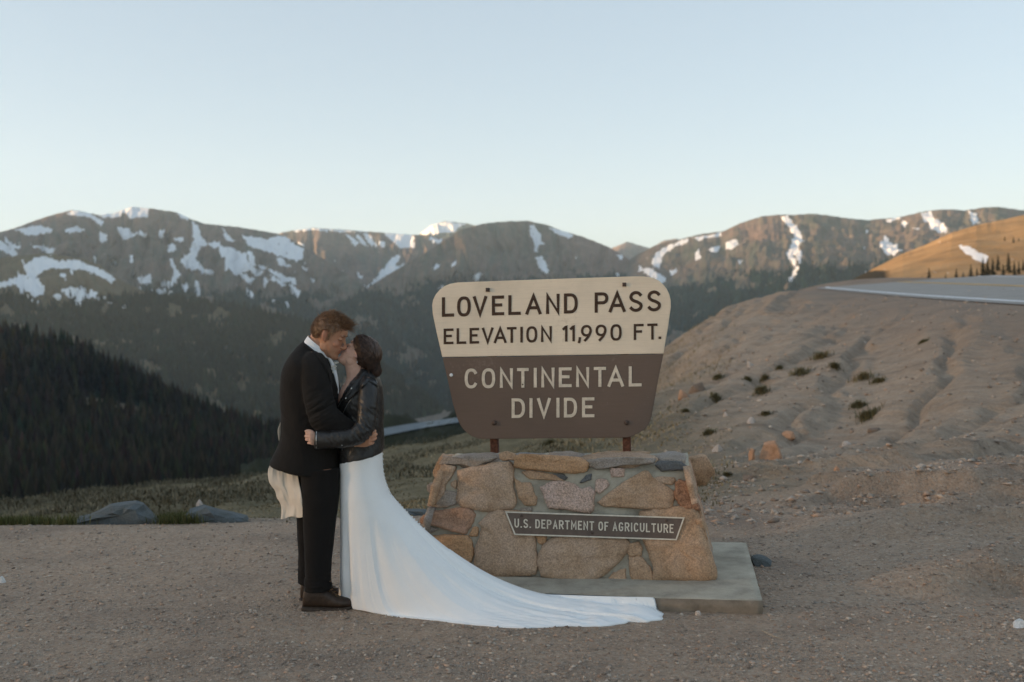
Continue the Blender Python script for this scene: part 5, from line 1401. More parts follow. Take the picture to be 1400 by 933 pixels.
# hip ring re-sampled by angle: ring2 starts at the right end (tail) and runs away from the camera
hp = np.roll(HIP[::-1], 1, 0)
hk = np.linspace(0, 144, NPH, endpoint=False)
H3 = np.stack([np.interp(hk, np.arange(145), np.r_[hp[:, k], hp[0, k]]) for k in range(3)], -1)
pw = 2.75 + 2.6 * (1 - np.exp(-(np.minimum(-ph, 360 + ph) / 95.) ** 2))
tau = np.linspace(0, 1, NT)[:, None]
g = (1 - tau) ** 2.4
fr_ = 1 - (1 - tau) ** (2.4 / pw[None])
S = H3[None] + (G3 - H3)[None] * fr_[..., None]
S[..., 2] = H3[None, :, 2] * g
low = smooth(.0, .75, 1 - g)
fold = (.55 * np.sin(np.radians(ph) * 7 + 1.1 + .8 * np.sin(np.radians(ph) * 3)) + .45 * np.sin(np.radians(ph) * 13 + 2 + 1.2 * np.sin(np.radians(ph) * 5)))[None] * (.35 + .65 * fbm(ph / 25., ph * 0 + 3, 2, 8)[None])
amp = .055 * low * (1 - .55 * tail[None]) * smooth(1.0, .93, tau)
out = np.broadcast_to(dirn, S.shape[:2] + (2,))
S[..., :2] += out * (fold * amp)[..., None]
S[..., 2] += .016 * fold * smooth(.25, .6, 1 - g) * smooth(1.0, .9, tau) * (g < .5)
S[..., 2] += smooth(.55, .9, tau) * smooth(1.0, .97, tau) * .013 * fbm(S[..., 0] * 5, S[..., 1] * 34 + S[..., 0] * 6, 4, 12, ridged=True) * (.45 + tail[None] * 1.6)
S[..., 2] += smooth(.9, .99, tau) * .010 * np.abs(fbm(ph / 3.1, ph * 0 + 7, 3, 13))[None] * (.6 + 2.2 * tail[None])
S[..., 2] += (.022 + .03 * fbm(ph / 5., ph * 0, 3, 31))[None] * np.exp(-(np.minimum(-ph - 0 * ph, np.abs(-ph - 352)) / 30.) ** 2)[None] * smooth(.35, .8, tau) * smooth(1.0, .93, tau)
zg = zgnd(S[..., 0], S[..., 1])
S[..., 2] = np.maximum(S[..., 2], zg + .006 + .008 * (1 - tau) * 0)
hem = S[-1:].copy(); hem[..., :2] -= dirn[None] * .012; hem[..., 2] = np.maximum(zg[-1:] - .004, hem[..., 2] - .014)
U = np.array([np.stack([np.interp(hk, np.arange(145), np.r_[q[:, k], q[0, k]]) for k in range(3)], -1) for q in [np.roll(ring2(*kk, n=144)[::-1], 1, 0) for kk in catmull(np.array(DR_UP), 26)]])
allr = np.concatenate([U[:-1], S, hem])
gown = mesh_obj('gown', allr.reshape(-1, 3), grid_faces(len(allr), NPH, True), DRESS)
keep_world(gown, bride); gown['label'] = 'white fitted gown with a long train trailing right'
me = gown.data
md = gown.modifiers.new('s', 'SMOOTH'); md.iterations = 2; md.factor = .35
BTN = simple_mat('covered_button', (.74, .75, .75), .5, .4, .03, 50, 0)
for i in range(24):
    t = i / 23
    if t < .5:
        k = int(t / .5 * 24); q = U[min(k + 2, 25), 0]
    else:
        k = int((t - .5) / .5 * 14); q = S[k, 0]
    v, f = ball(q + np.array((.0035, -.004, .001)), (.0052, .0052, .0052), None, 8, 6)
    keep_world(mesh_obj('button', v, f, BTN), gown)
v, f = ball(B(488.2, 495.5, -.073), (.004, .004, .006), None, 8, 6); o = mesh_obj('earring', v, f, STEEL); keep_world(o, bride)

# dark hair gathered in a low bun
HAIR_B = hair_mat('dark_brown_hair', (.022, .0115, .008), (.095, .048, .028))
BMn = np.array(BMx); Rb = BMn[:3, :3]
twb = lambda q: (np.asarray(q) * BS) @ Rb.T + BMn[:3, 3]
bun_w = np.array(B(514, 507.5, -.02)); bun = ((bun_w - BMn[:3, 3]) @ Rb) / BS
hb = [ball((-.014, 0, .026), (.1110, .0890, .0995), None, 40, 30), ball((-.072, 0, .0), (.046, .058, .046), None, 24, 18)]
def hair_line_b(x): return np.interp(x, [-.13, -.06, -.03, -.01, .01, .03, .05, .07, .09, .12], [-.10, -.075, -.05, -.012, .010, .012, .024, .044, .060, .064])
me, co, nr = remesh([(twb(v), f) for v, f in hb] + [ball(bun_w, (.032, .038, .034)), ball(B(507, 497, 0), (.028, .042, .026))], .0040, 3)
loc = ((co - BMn[:3, 3]) @ Rb) / BS
ang = np.arctan2(loc[:, 2] - bun[2], loc[:, 0] - bun[0]); rad_ = np.hypot(loc[:, 2] - bun[2], loc[:, 0] - bun[0])
co = co + nr * (.0055 * fbm(ang * 7 + rad_ * 14, loc[:, 1] * 18 + rad_ * 6, 3, 33, ridged=True) + .003 * fbm(ang * 22, rad_ * 25, 2, 35))[:, None]
me.vertices.foreach_set('co', co.ravel())
bm = bmesh.new(); bm.from_mesh(me); bm.verts.ensure_lookup_table()
kill = [bm.verts[i] for i in np.where((loc[:, 2] < hair_line_b(loc[:, 0]) - .004) & (loc[:, 0] > -.055))[0]]
bmesh.ops.delete(bm, geom=kill, context='VERTS'); bm.to_mesh(me); bm.free()
hcap = bpy.data.objects.new('hair', me); COL.objects.link(hcap); me.materials.clear(); me.materials.append(HAIR_B); keep_world(hcap, bride)
me.polygons.foreach_set('use_smooth', np.ones(len(me.polygons), bool))
tree = bvh_of(hcap)
rs = np.random.RandomState(3)
n = 2600; m = 10
xs_ = rs.uniform(-.02, .085, n); sg = np.where(rs.rand(n) < .75, -1, 1)
z0 = hair_line_b(xs_) - .006 + np.abs(rs.randn(n)) * .026
c0 = np.array((-.014, 0, .026)); rr = np.array((.111, .089, .0995))
yy = np.sqrt(np.clip(1 - ((xs_ - c0[0]) / rr[0]) ** 2 - ((z0 - c0[2]) / rr[2]) ** 2, 0.0, 1)) * rr[1]
# BS: the camera is on the side where world y is smaller
sidey = -np.sign((Rb @ np.array((0, 1, 0)))[1]) 
p0 = np.stack([xs_, yy * np.where(sg < 0, sidey, -sidey), z0], -1)
t = np.linspace(0, 1, m)
jit = rs.randn(n, 3) * .022
P = p0[:, None] * (1 - t[None, :, None]) + (bun + jit)[:, None] * t[None, :, None]
wvv = fbm(p0[:, 0] * 40, p0[:, 2] * 40, 2, 9)
P = P + (np.sin(t * np.pi)[None, :] * wvv[:, None])[..., None] * np.array((.0, .0, .030)) + .004 * np.sin(t[None, :, None] * 9 + rs.rand(n, 1, 1) * 6.28) * np.array((.3, .2, 1.0))
Wp = twb(P)
for i in range(n):
    for k in range(m):
        h = tree.find_nearest(Vector(Wp[i, k]))
        if h[0] is not None: Wp[i, k] = np.array(h[0]) + np.array(h[1]) * (.0012 + (.0020 + .0050 * math.sin(math.pi * k / (m - 1))) * ((i * 7919) % 101) / 101)
Wp[:, 1:-1] = .5 * Wp[:, 1:-1] + .25 * (Wp[:, :-2] + Wp[:, 2:])
path_strands(Wp, .0011 + .0012 * rs.rand(n) ** 2, HAIR_B, 'hair_strands', hcap)['kind'] = 'stuff'
# loose locks in front of the ear and at the brow
LK = [[(489, 461), (489.5, 470), (491.5, 480), (491, 490), (493, 499)], [(488, 459), (486.5, 465), (489.5, 474), (490.5, 484), (489.5, 492)], [(490, 466), (492.5, 476), (493.5, 487), (495.5, 497), (494.5, 505)], [(503, 500), (503.5, 507), (506, 513), (505, 519)]]
LP = []
for lk in LK:
    for j in range(26):
        k5 = catmull(np.array(lk, float), 10) + rs.randn(1, 2) * .55 + np.linspace(0, 1, 10)[:, None] * rs.randn(1, 2) * 1.1
        LP.append(pix(k5[:, 0], k5[:, 1], D0 - .074 + .012 * rs.randn() + .02 * np.linspace(0, 1, 10)))
path_strands(np.array(LP), .0009, HAIR_B, 'loose_locks', hcap)['kind'] = 'stuff'
# flyaways
n = 260
q = np.array([B(a, b, c) for a, b, c in zip(rs.uniform(487, 526, n), rs.uniform(454, 505, n), rs.uniform(-.09, .06, n))])
for i in range(n):
    h = tree.find_nearest(Vector(q[i])); q[i] = np.array(h[0]); 
dv = rs.randn(n, 3) * .6 + np.array((-.35, -.2, .5))
strands(q, dv, .015 + .03 * rs.rand(n), .00055, dv + rs.randn(n, 3) * .8, HAIR_B, 'flyaway_hair', hcap)['kind'] = 'stuff'

# ------------------------------------------------------------------ cream cloth hanging behind the groom
def build_cloth():
    le = catmull(np.array([(384, 576), (380, 588), (381, 600), (383, 612), (374, 628), (367.5, 640), (366.5, 650), (369, 661), (376, 671), (378.5, 680), (384, 690), (385, 700), (384, 709)], float), 60)
    ri = catmull(np.array([(392, 578), (392, 588), (393, 600), (396, 612), (402, 630), (406, 645), (409, 660), (411.5, 672), (413, 682), (415, 692), (417, 700), (418.5, 706)], float), 60)
    u = np.linspace(0, 1, 46)
    R = []
    for i in range(60):
        v = i / 59
        d = .055 * fbm(u * 2.8 + 1.5 * v, u * 0 + v * 1.2, 2, 21) * (.3 + .7 * v) + .012 * fbm(u * 9, u * 0 + v * 2.5, 2, 22) * v
        wob = 1.3 * np.sin(u * 9 + 1) * smooth(.85, 1, v)
        px = le[i, 0] + (ri[i, 0] - le[i, 0]) * u; py = le[i, 1] + (ri[i, 1] - le[i, 1]) * u + wob
        R.append(pix(px, py, D0 + .03 - .16 * u * smooth(.35, .7, v) + d))
    R = np.array(R)
    o = mesh_obj('chiffon_cloth', R.reshape(-1, 3), grid_faces(60, 46), CHIFFON)
    md = o.modifiers.new('t', 'SOLIDIFY'); md.thickness = .0015
    tag(o, 'cream chiffon cloth hanging out below the back of the black jacket', 'cloth')
    bm = o.data
build_cloth()
# ------------------------------------------------------------------ valley bench with the lower road
mtV = mountain('valley_bench', 'pale bare shelf carrying the lower road below the pass',
    [(330, 650), (420, 625), (480, 603), (520, 588), (550, 577), (580, 570), (620, 563), (680, 556), (760, 552), (900, 560)], [(330, 700), (900, 690)],
    [(330, 300), (900, 330)], [(330, 120), (900, 120)], [], mountain_mat('bench_earth', (.16, .135, .10), (.23, .20, .17), (.035, .035, .02)), 120, 50, 6,
    wood=lambda X, Y, s: smooth(592, 604, Y + .10 * (X - 560)), scree=lambda X, Y, s: .6 + 0 * X, seed=41, zfoot=-90., px_noise=1.5)
def tree_of(o): return BVHTree.FromPolygons([v.co for v in o.data.vertices], [tuple(p.vertices) for p in o.data.polygons])
def hit(tree, px, py):
    d = Vector(ray(px, py)).normalized()
    h = tree.ray_cast(Vector((0, 0, CAMZ)), d)
    return None if h[0] is None else np.array(h[0])
def lower_road():
    tr = tree_of(mtV[0])
    a = catmull(np.array([(470, 612), (520, 599), (560, 590.5), (600, 583.5), (630, 579), (680, 573)], float), 30)
    b = catmull(np.array([(470, 600), (520, 588.5), (560, 581.5), (600, 576), (630, 572.5), (680, 567.5)], float), 30)
    R = []
    for t in (0, .5, 1):
        row = []
        for i in range(30):
            q = a[i] * (1 - t) + b[i] * t; h = hit(tr, *q)
            row.append(h + np.array((0, -.3, .35)) if h is not None else pix(q[0], q[1], 200))
        R.append(row)
    o = mesh_obj('lower_road', np.array(R).reshape(-1, 3), grid_faces(3, 30), simple_mat('pale_asphalt', (.20, .22, .23), .8, .2, .06, .2, 0))
    tag(o, 'pale strip of lower road in the valley right of the couple', 'road', kind='structure')
lower_road()

# ------------------------------------------------------------------ forests (far masses)
def forest(name, label, mt, n, hgt, tiers, sides, col, seed, thresh=.5):
    rs = np.random.RandomState(seed)
    _, P, cov, PX, PY = mt
    R, C = P.shape[:2]
    px_w = np.abs(np.diff(PX[0])).mean()
    ok = (PX > -260) & (PX < 1660)
    cand = np.argwhere((cov[..., 1] > .25) & ok & (cov[..., 0] < .5))
    if not len(cand): return
    w = np.clip(cov[cand[:, 0], cand[:, 1], 1], 0, 1) ** 1.5; w = w / w.sum()
    pick = cand[rs.choice(len(cand), n, p=w)]
    fr, fc = rs.rand(n), rs.rand(n)
    r1 = np.minimum(pick[:, 0] + 1, R - 1); c1 = np.minimum(pick[:, 1] + 1, C - 1)
    base = P[pick[:, 0], pick[:, 1]] * ((1 - fr) * (1 - fc))[:, None] + P[r1, pick[:, 1]] * (fr * (1 - fc))[:, None] + P[pick[:, 0], c1] * ((1 - fr) * fc)[:, None] + P[r1, c1] * (fr * fc)[:, None]
    h = hgt * (.55 + .9 * rs.rand(n))
    V_, Fc, cl = [], [], []
    off = 0
    big = fbm(base[:, 0] / (hgt * 9), base[:, 1] / (hgt * 9), 3, seed)
    tone = np.array(col)[None] * ((.45 + .9 * rs.rand(n, 1) ** 1.3) * (1 + .8 * big[:, None])).clip(.25, 2.4) * (1 + .14 * rs.randn(n, 3))
    for k in range(tiers):
        z0 = h * (.04 + .9 * k / tiers); z1 = h * (min(1.0, .04 + .9 * (k + 1.55) / tiers) if k < tiers - 1 else 1.0)
        r = h * .17 * (1 - .8 * k / tiers) * (.8 + .4 * rs.rand(n))
        a = rs.rand(n, 1) * 6.28 + np.linspace(0, 2 * np.pi, sides, endpoint=False)[None]
        jr = r[:, None] * (.6 + .7 * rs.rand(n, sides))
        ring = np.stack([base[:, None, 0] + jr * np.cos(a), base[:, None, 1] + jr * np.sin(a), (base[:, 2] + z0)[:, None] - jr * .35 * rs.rand(n, sides)], -1)
        apex = base + np.stack([.02 * h * rs.randn(n), .02 * h * rs.randn(n), z1], -1)
        V_.append(np.concatenate([ring, apex[:, None]], 1).reshape(-1, 3))
        i0 = off + np.arange(n)[:, None] * (sides + 1)
        j = np.arange(sides)[None]
        Fc.append(np.stack([i0 + j, i0 + (j + 1) % sides, np.broadcast_to(i0 + sides, (n, sides))], -1).reshape(-1, 3))
        cl.append(np.repeat(tone, sides + 1, 0)); off += n * (sides + 1)
    m, nt, b = material(name + '_needles', .9, .1)
    nt.links.new(attr(nt, 'tone').outputs['Color'], b.inputs['Base Color'])
    o = mesh_obj(name, np.vstack(V_), np.vstack(Fc), m, smooth_shade=False, attrs={'tone': np.vstack(cl)})
    tag(o, label, 'forest', kind='stuff')
forest('near_forest', 'dense dark conifer forest on the near left hillside', mtG, 12000, 11, 3, 6, (.036, .028, .016), 1)
forest('spur_forest', 'dark green conifer forest on the left spur', mtA2, 20000, 10.5, 1, 5, (.013, .019, .011), 2)
forest('dome_forest', 'conifer forest filling the valley behind the couple', mtC, 24000, 11, 1, 5, (.006, .020, .0175), 3)
forest('right_forest', 'conifer forest at the foot of the right mountain', mtE, 9000, 11, 1, 5, (.006, .020, .0175), 4)
forest('range_forest', 'conifer forest below the left range', mtA, 7000, 12, 1, 5, (.008, .021, .018), 5)
forest('ridge_forest', 'conifer forest below the middle ridge', mtB, 4500, 12, 1, 5, (.008, .021, .018), 6)

# ------------------------------------------------------------------ single conifers on the sunlit hill
TRUNK = simple_mat('conifer_bark', (.07, .05, .035), .9, .2, .2, 10, .3)
NEEDLE = simple_mat('conifer_needles', (.022, .024, .014), .9, .15, .3, 4, 0)
def conifer(base, h, label, seed):
    rs = np.random.RandomState(seed)
    t = empty('conifer_tree', tuple(base)); tag(t, label, 'tree', 'conifers on the sunlit hill')
    v, f = chain([base - np.array((0, 0, .4)), base + np.array((0, 0, h * .5)), base + np.array((0, 0, h * .97))], [h * .022, h * .014, h * .004], 6, 3)
    keep_world(mesh_obj('trunk', v, f, TRUNK), t)
    V_, Fc = [], []
    nb = 90
    for i in range(nb):
        z = h * (.08 + .9 * (i / nb) ** .9); L = h * .20 * (1 - z / h) ** .8 * (.55 + .8 * rs.rand()) + .02 * h
        a = i * 2.4 + rs.rand(); d = np.array((math.cos(a), math.sin(a), -.28 + .25 * rs.randn() * .4)); s = np.array((-math.sin(a), math.cos(a), 0))
        p0 = base + np.array((0, 0, z)); w = L * .34
        k = len(V_)
        V_ += [p0, p0 + d * L * .5 + s * w - np.array((0, 0, .10 * L)), p0 + d * L - np.array((0, 0, .1 * L)), p0 + d * L * .5 - s * w - np.array((0, 0, .10 * L)), p0 + d * L * .45 + np.array((0, 0, .14 * L))]
        Fc += [(k, k + 1, k + 4), (k + 1, k + 2, k + 4), (k + 2, k + 3, k + 4), (k + 3, k, k + 4)]
    keep_world(mesh_obj('crown', np.array(V_), Fc, NEEDLE, smooth_shade=False), t)
_tf = tree_of(mtF[0])
CON = [(640, 545, 34, 'shortest conifer at the left end of the roadside row'), (683, 545, 44, 'second conifer from the left end of the roadside row'), (722, 546, 95, 'slender conifer standing apart at the left above the road'), (818, 545, 58, 'small conifer left of the dense clump above the road'),
       (880, 546, 92, 'tall conifer at the left edge of the dense clump'), (920, 546, 74, 'medium conifer beside the tall left clump edge'), (965, 530, 100, 'conifer left of the clump centre above the road'), (1000, 544, 92, 'front conifer in the middle of the clump by the road'), (1035, 532, 142, 'tallest conifer in the middle of the clump'),
       (1062, 505, 112, 'conifer just right of the tallest one'), (1092, 506, 112, 'second conifer right of the tallest one'), (1122, 476, 100, 'conifer higher up the slope right of the clump centre'), (1152, 536, 112, 'low front conifer on the right side of the clump'), (1182, 486, 122, 'tall conifer on the right side of the clump'),
       (1216, 502, 92, 'medium conifer towards the right frame edge'), (1242, 494, 82, 'conifer second from the right frame edge'), (1268, 475, 72, 'conifer at the right frame edge'), (1160, 300, 32, 'tiny lone conifer high on the sunlit slope'), (1211, 312, 42, 'small conifer high on the slope near the frame edge'), (1242, 302, 27, 'tiny conifer high on the slope at the frame edge')]
for i, (x, y, hh, lb) in enumerate(CON):
    px, py = 1100 + x / 4.24, 260 + y / 4.24
    h = hit(_tf, px, py - 1.0)
    if h is None: continue
    conifer(h, hh / 4.24 / F * h[1], lb, 40 + i)

# ------------------------------------------------------------------ rocks
def ico(sub):
    bm = bmesh.new(); bmesh.ops.create_icosphere(bm, subdivisions=sub, radius=1.0)
    v = np.array([q.co[:] for q in bm.verts]); f = [tuple(x.index for x in q.verts) for q in bm.faces]; bm.free(); return v, f
ICO2 = ico(2); ICO3 = ico(3)
def rock(px, py, wpx, hpx, mat, label, seed, depth=None, flat=.8, tilt=0.0, cat='rock', group=None, sub=3, d=None):
    """rock whose outline is about wpx by hpx pixels, sitting on the ground at its foot (px, py)"""
    rs = np.random.RandomState(seed)
    if d is None:
        ds = np.geomspace(4.5, 60, 900); q = pix(np.full(900, px), np.full(900, py), ds); below = np.where(q[:, 2] < height(q[:, 0], q[:, 1]))[0]
        d = ds[below[0]] if len(below) else 8.0
    base = pix(px, py, d); s = d / F
    v, f = (ICO3 if sub == 3 else ICO2); v = v.copy()
    for _ in range(16):                                   # cleave flat facets
        n = rs.randn(3); n /= np.linalg.norm(n); n[2] = abs(n[2]) * .9; c = .40 + .34 * rs.rand()
        dd = v @ n; v = v - np.maximum(0, dd - c)[:, None] * n
    v = v * (1 + .10 * fbm(v[:, 0] * 2 + seed, v[:, 2] * 2 + v[:, 1] * 1.3, 4, seed % 9))[:, None]
    lo, hi = v.min(0), v.max(0)
    v = (v - (lo + hi) / 2) / (hi - lo)
    v = v * np.array((wpx * s, (depth or wpx * .8) * s, hpx * s * 1.35))
    c, sn = math.cos(tilt), math.sin(tilt)
    v = np.stack([v[:, 0] * c - v[:, 2] * sn, v[:, 1], v[:, 0] * sn + v[:, 2] * c], -1)
    v[:, 2] += hpx * s * .30
    o = mesh_obj('rock', v, f, mat, smooth_shade=False)
    o.location = tuple(base)
    return tag(o, label, cat, group)
RK_O = stone_mat('rock_orange', (.47, .27, .16)); RK_G = stone_mat('rock_bluegrey', (.105, .118, .118), .4); RK_P = stone_mat('rock_pale', (.50, .43, .37)); RK_D = stone_mat('rock_brown', (.20, .145, .105)); RK_W = stone_mat('rock_white', (.66, .66, .64), .3)
def slab_rock(prof, d, back, mat, label, seed):
    rs = np.random.RandomState(seed)
    p = np.array(prof, float); k = len(p); c = p.mean(0); base = pix(c[0], p[:, 1].max(), d)
    rings = []
    for dd, sc_, up in ((-.05, .55, 3.0), (0.0, .96, 1.0), (back * .4, 1.02, -1.5), (back * .75, .9, 0), (back, .6, 4.0)):
        q = c + (p - c) * sc_ + rs.randn(k, 2) * np.array((2.2, 1.0)); q[:, 1] += up
        rings.append(pix(q[:, 0], q[:, 1], d + dd + rs.randn(k) * .03))
    v, f = close_rings(np.array(rings))
    o = mesh_obj('rock', v - base, f, mat, smooth_shade=False); o.location = tuple(base)
    return tag(o, label, 'rock')
slab_rock([(102, 716), (110, 709), (126, 703), (138, 697), (152, 691), (168, 687.5), (186, 686), (197, 689), (204, 697), (216, 712), (214, 722), (160, 726)], 8.95, .75, RK_G, 'long blue grey flat rock at the gravel edge, left one', 1)
slab_rock([(254, 714), (256, 703), (266, 697), (280, 693), (296, 697), (318, 700), (338, 706), (344, 714), (330, 722), (280, 724)], 9.0, .6, RK_G, 'blue grey flat rock at the gravel edge nearest the couple', 2)
rock(273, 699, 11, 17, RK_P, 'small upright tan rock behind the blue grey rocks', 3, d=12.5)
slab_rock([(532, 716), (540, 703), (556, 696), (580, 697), (594, 704), (600, 716), (570, 722)], 9.2, .6, RK_G, 'grey flat rock behind the gown, left of the pedestal', 4)
rock(1040, 773, 30, 14, RK_G, 'dark wedge of rock beside the right edge of the slab', 5, depth=24, tilt=-.28)
rock(1393, 857, 20, 11, RK_W, 'white stone at the right frame edge', 6)
rock(955, 842, 9, 7, RK_P, 'small pink stone in front of the slab', 7, sub=2)
rock(1052, 628, 34, 25, RK_O, 'largest orange boulder on the bank', 8, tilt=.25)
rock(1028, 629, 9, 17, RK_O, 'narrow upright orange rock left of the largest boulder', 9, sub=2)
rock(1078, 600, 19, 11, RK_O, 'low orange rock up the slope from the largest boulder', 10, tilt=.2, sub=2)
rock(981, 617, 16, 10, RK_P, 'pale block of rock on the bank right of the pedestal', 11)
rock(957, 648, 14, 11, RK_O, 'tan rock on the bank just beside the pedestal corner', 12)
rock(934, 545, 15, 13, RK_O, 'orange rock high on the bank beside the sign', 13, sub=2)
rock(952, 536, 24, 11, RK_D, 'brown slab of rock high on the bank next to an orange one', 14, tilt=.3, sub=2)
rock(992, 570, 7, 7, RK_P, 'tiny pale stone midway up the bank', 15, sub=2)
rock(1025, 502, 9, 9, RK_P, 'pale leaning stone near the top of the bank', 16, tilt=.6, sub=2)
rock(1027, 579, 13, 9, RK_P, 'pinkish flat stone above the orange boulder', 17, sub=2)
rock(1144, 644, 9, 7, RK_O, 'small rusty stone on the bench edge', 18, sub=2)
rock(1156, 609, 13, 6, RK_P, 'pale flat stone right of the orange boulders', 19, tilt=.2, sub=2)
rock(1027, 655, 24, 7, RK_D, 'dark low rock at the foot of the bank', 20, tilt=.1, sub=2)
rock(1195, 590, 20, 5, RK_D, 'dark thin strip standing in for a shaded crevice on the right of the bank', 21, tilt=.12, sub=2)  # thin brown slab put in for the dark of a crevice
rock(1183, 472, 6, 5, RK_P, 'tiny pale stone near the crest of the bank', 22, sub=2)
rock(940, 700, 9, 5, RK_G, 'small grey stone behind the pedestal', 23, sub=2, d=10.5)
rock(-10 + 14, 797, 8, 10, RK_W, 'small white stone at the left frame edge', 24, sub=2)

# ------------------------------------------------------------------ grass
def blades(pts, h, lean, wid, col, name, mat=None, seed=0, bend=.5):
    rs = np.random.RandomState(seed); n = len(pts)
    a = rs.rand(n) * 6.283; d = np.stack([np.cos(a), np.sin(a), 0 * a], -1); s = np.stack([-np.sin(a), np.cos(a), 0 * a], -1)
    h = np.broadcast_to(h, (n,)); wid = np.broadcast_to(wid, (n,))
    ln = (h * lean * rs.rand(n))[:, None]
    p0 = pts; p1 = pts + d * ln * .35 + np.stack([0 * h, 0 * h, h * .6], -1); p2 = pts + d * ln + np.stack([0 * h, 0 * h, h * (1 - .25 * rs.rand(n))], -1)
    V_ = np.stack([p0 - s * wid[:, None], p0 + s * wid[:, None], p1 + s * wid[:, None] * .7, p1 - s * wid[:, None] * .7, p2], 1).reshape(-1, 3)
    i = np.arange(n)[:, None] * 5
    F4 = np.concatenate([i + np.array([[0, 1, 2]]), i + np.array([[0, 2, 3]]), i + np.array([[3, 2, 4]])], 0)
    tone = np.repeat(col, 5, 0)
    return V_, F4, tone
GRASS, _nt, _b = material('grass_blades', .85, .15)
_nt.links.new(attr(_nt, 'tone').outputs['Color'], _b.inputs['Base Color'])
def tone_mix(n, a, b, seed):
    rs = np.random.RandomState(seed); t = rs.rand(n, 1) ** 1.3
    return (np.array(a) * (1 - t) + np.array(b) * t) * (.75 + .5 * rs.rand(n, 1))
def meadow():
    rs = np.random.RandomState(8)
    n = 90000
    y = np.exp(rs.uniform(np.log(8.8), np.log(46), n)); x = rs.uniform(-.60, .22, n) * y
    keep = rs.rand(n) < meadow_mask(x, y) * (.25 + .75 * smooth(-.15, .25, fbm(x * .5, y * .35, 3, 77)))
    x, y = x[keep], y[keep]; n = len(x)
    P = np.stack([x, y, height(x, y) - .01], -1)
    cl = fbm(x * .22, y * .22, 3, 81)
    h = (.014 + .03 * rs.rand(n)) * (1 + 1.5 * smooth(.0, .35, cl)) * smooth(7, 20, y + 6)
    dry = smooth(-.1, .25, fbm(x * .3 + 5, y * .3, 3, 83) + .12 * (x / y + .1) * 4)
    col = tone_mix(n, (.13, .108, .062), (.19, .155, .095), 3) * (1 - dry[:, None]) + tone_mix(n, (.24, .195, .115), (.36, .295, .185), 4) * dry[:, None]
    v, f, t = blades(P, h, .8, .004 + .0007 * y, col, '', seed=9)
    tag(mesh_obj('meadow_grass', v, f, GRASS, smooth_shade=False, attrs={'tone': t}), 'dry and green meadow grass beyond the gravel edge', 'grass', kind='stuff')
    # willow scrub on the hummocks
    n = 60000
    y = rs.uniform(17, 44, n); x = rs.uniform(-.60, .05, n) * y
    k = fbm(x * .13, y * .22, 3, 91)
    keep = (rs.rand(n) < smooth(-.02, .12, k)) & (meadow_mask(x, y) > .7)
    x, y, k = x[keep], y[keep], k[keep]; n = len(x)
    hh = .30 * smooth(-.02, .22, k) - .05
    P = np.stack([x, y, height(x, y) + hh * rs.rand(n) ** .6], -1)
    col = tone_mix(n, (.095, .084, .054), (.165, .145, .098), 5)
    v, f, t = blades(P, .05 + .05 * rs.rand(n), 1.4, .013, col, '', seed=10)
    tag(mesh_obj('willow_scrub', v, f, GRASS, smooth_shade=False, attrs={'tone': t}), 'low grey green willow scrub on the meadow hummocks', 'shrubs', kind='stuff')
    # bright short grass at the left edge of the gravel
    n = 5200
    px = np.concatenate([rs.uniform(-120, 62, 3800), rs.normal(80, 16, 400), rs.normal(235, 18, 1000)]); 
    yb = np.concatenate([8.9 + rs.rand(3800) * 1.3, 8.8 + rs.rand(1400) * .5])
    x = (px - 700) / F * yb; P = np.stack([x, yb, height(x, yb) - .01], -1)
    v, f, t = blades(P, .05 + .09 * rs.rand(n), .7, .004, tone_mix(n, (.055, .065, .020), (.13, .12, .05), 6), '', seed=12)
    tag(mesh_obj('verge_grass', v, f, GRASS, smooth_shade=False, attrs={'tone': t}), 'short green grass along the far edge of the gravel', 'grass', kind='stuff')
    # dry grass along the crest of the bank
    n = 9000
    y = rs.uniform(24, 44, n); x = rs.uniform(.13, .32, n) * y
    keep = rs.rand(n) < smooth(.24, .18, x / y) * smooth(.0, .3, fbm(x * .5, y * .5, 3, 95) + .2)
    x, y = x[keep], y[keep]; n = len(x)
    P = np.stack([x, y, height(x, y) - .02], -1)
    v, f, t = blades(P, .05 + .12 * rs.rand(n), .9, .007, tone_mix(n, (.22, .17, .09), (.36, .29, .17), 7), '', seed=13)
    tag(mesh_obj('crest_grass', v, f, GRASS, smooth_shade=False, attrs={'tone': t}), 'sparse dry grass on the crest of the bank', 'grass', kind='stuff')
meadow()
def tuft(px, py, wpx, hpx, label, seed, green=1.0):
    rs = np.random.RandomState(seed)
    ds = np.geomspace(8, 60, 900); q = pix(np.full(900, px), np.full(900, py), ds); below = np.where(q[:, 2] < height(q[:, 0], q[:, 1]))[0]
    if not len(below): return
    b = q[below[0]]; s = b[1] / F
    n = 260
    r = np.abs(rs.randn(n)) * wpx * s * .28; a = rs.rand(n) * 6.283
    P = np.stack([r * np.cos(a), r * np.sin(a), 0 * r], -1)
    P[:, 2] = height(b[0] + P[:, 0], b[1] + P[:, 1]) - b[2] - .01
    green = green * .8; col = tone_mix(n, (.08, .078, .036), (.17, .152, .078), seed) * green + tone_mix(n, (.16, .13, .07), (.27, .22, .12), seed + 1) * (1 - green)
    v, f, t = blades(P, hpx * s * (.35 + .6 * rs.rand(n)), 1.6, .008, col, '', seed=seed)
    o = mesh_obj('grass_tuft', v, f, GRASS, smooth_shade=False, attrs={'tone': t}); o.location = tuple(b)
    tag(o, label, 'grass tuft', 'grass tufts on the bank')
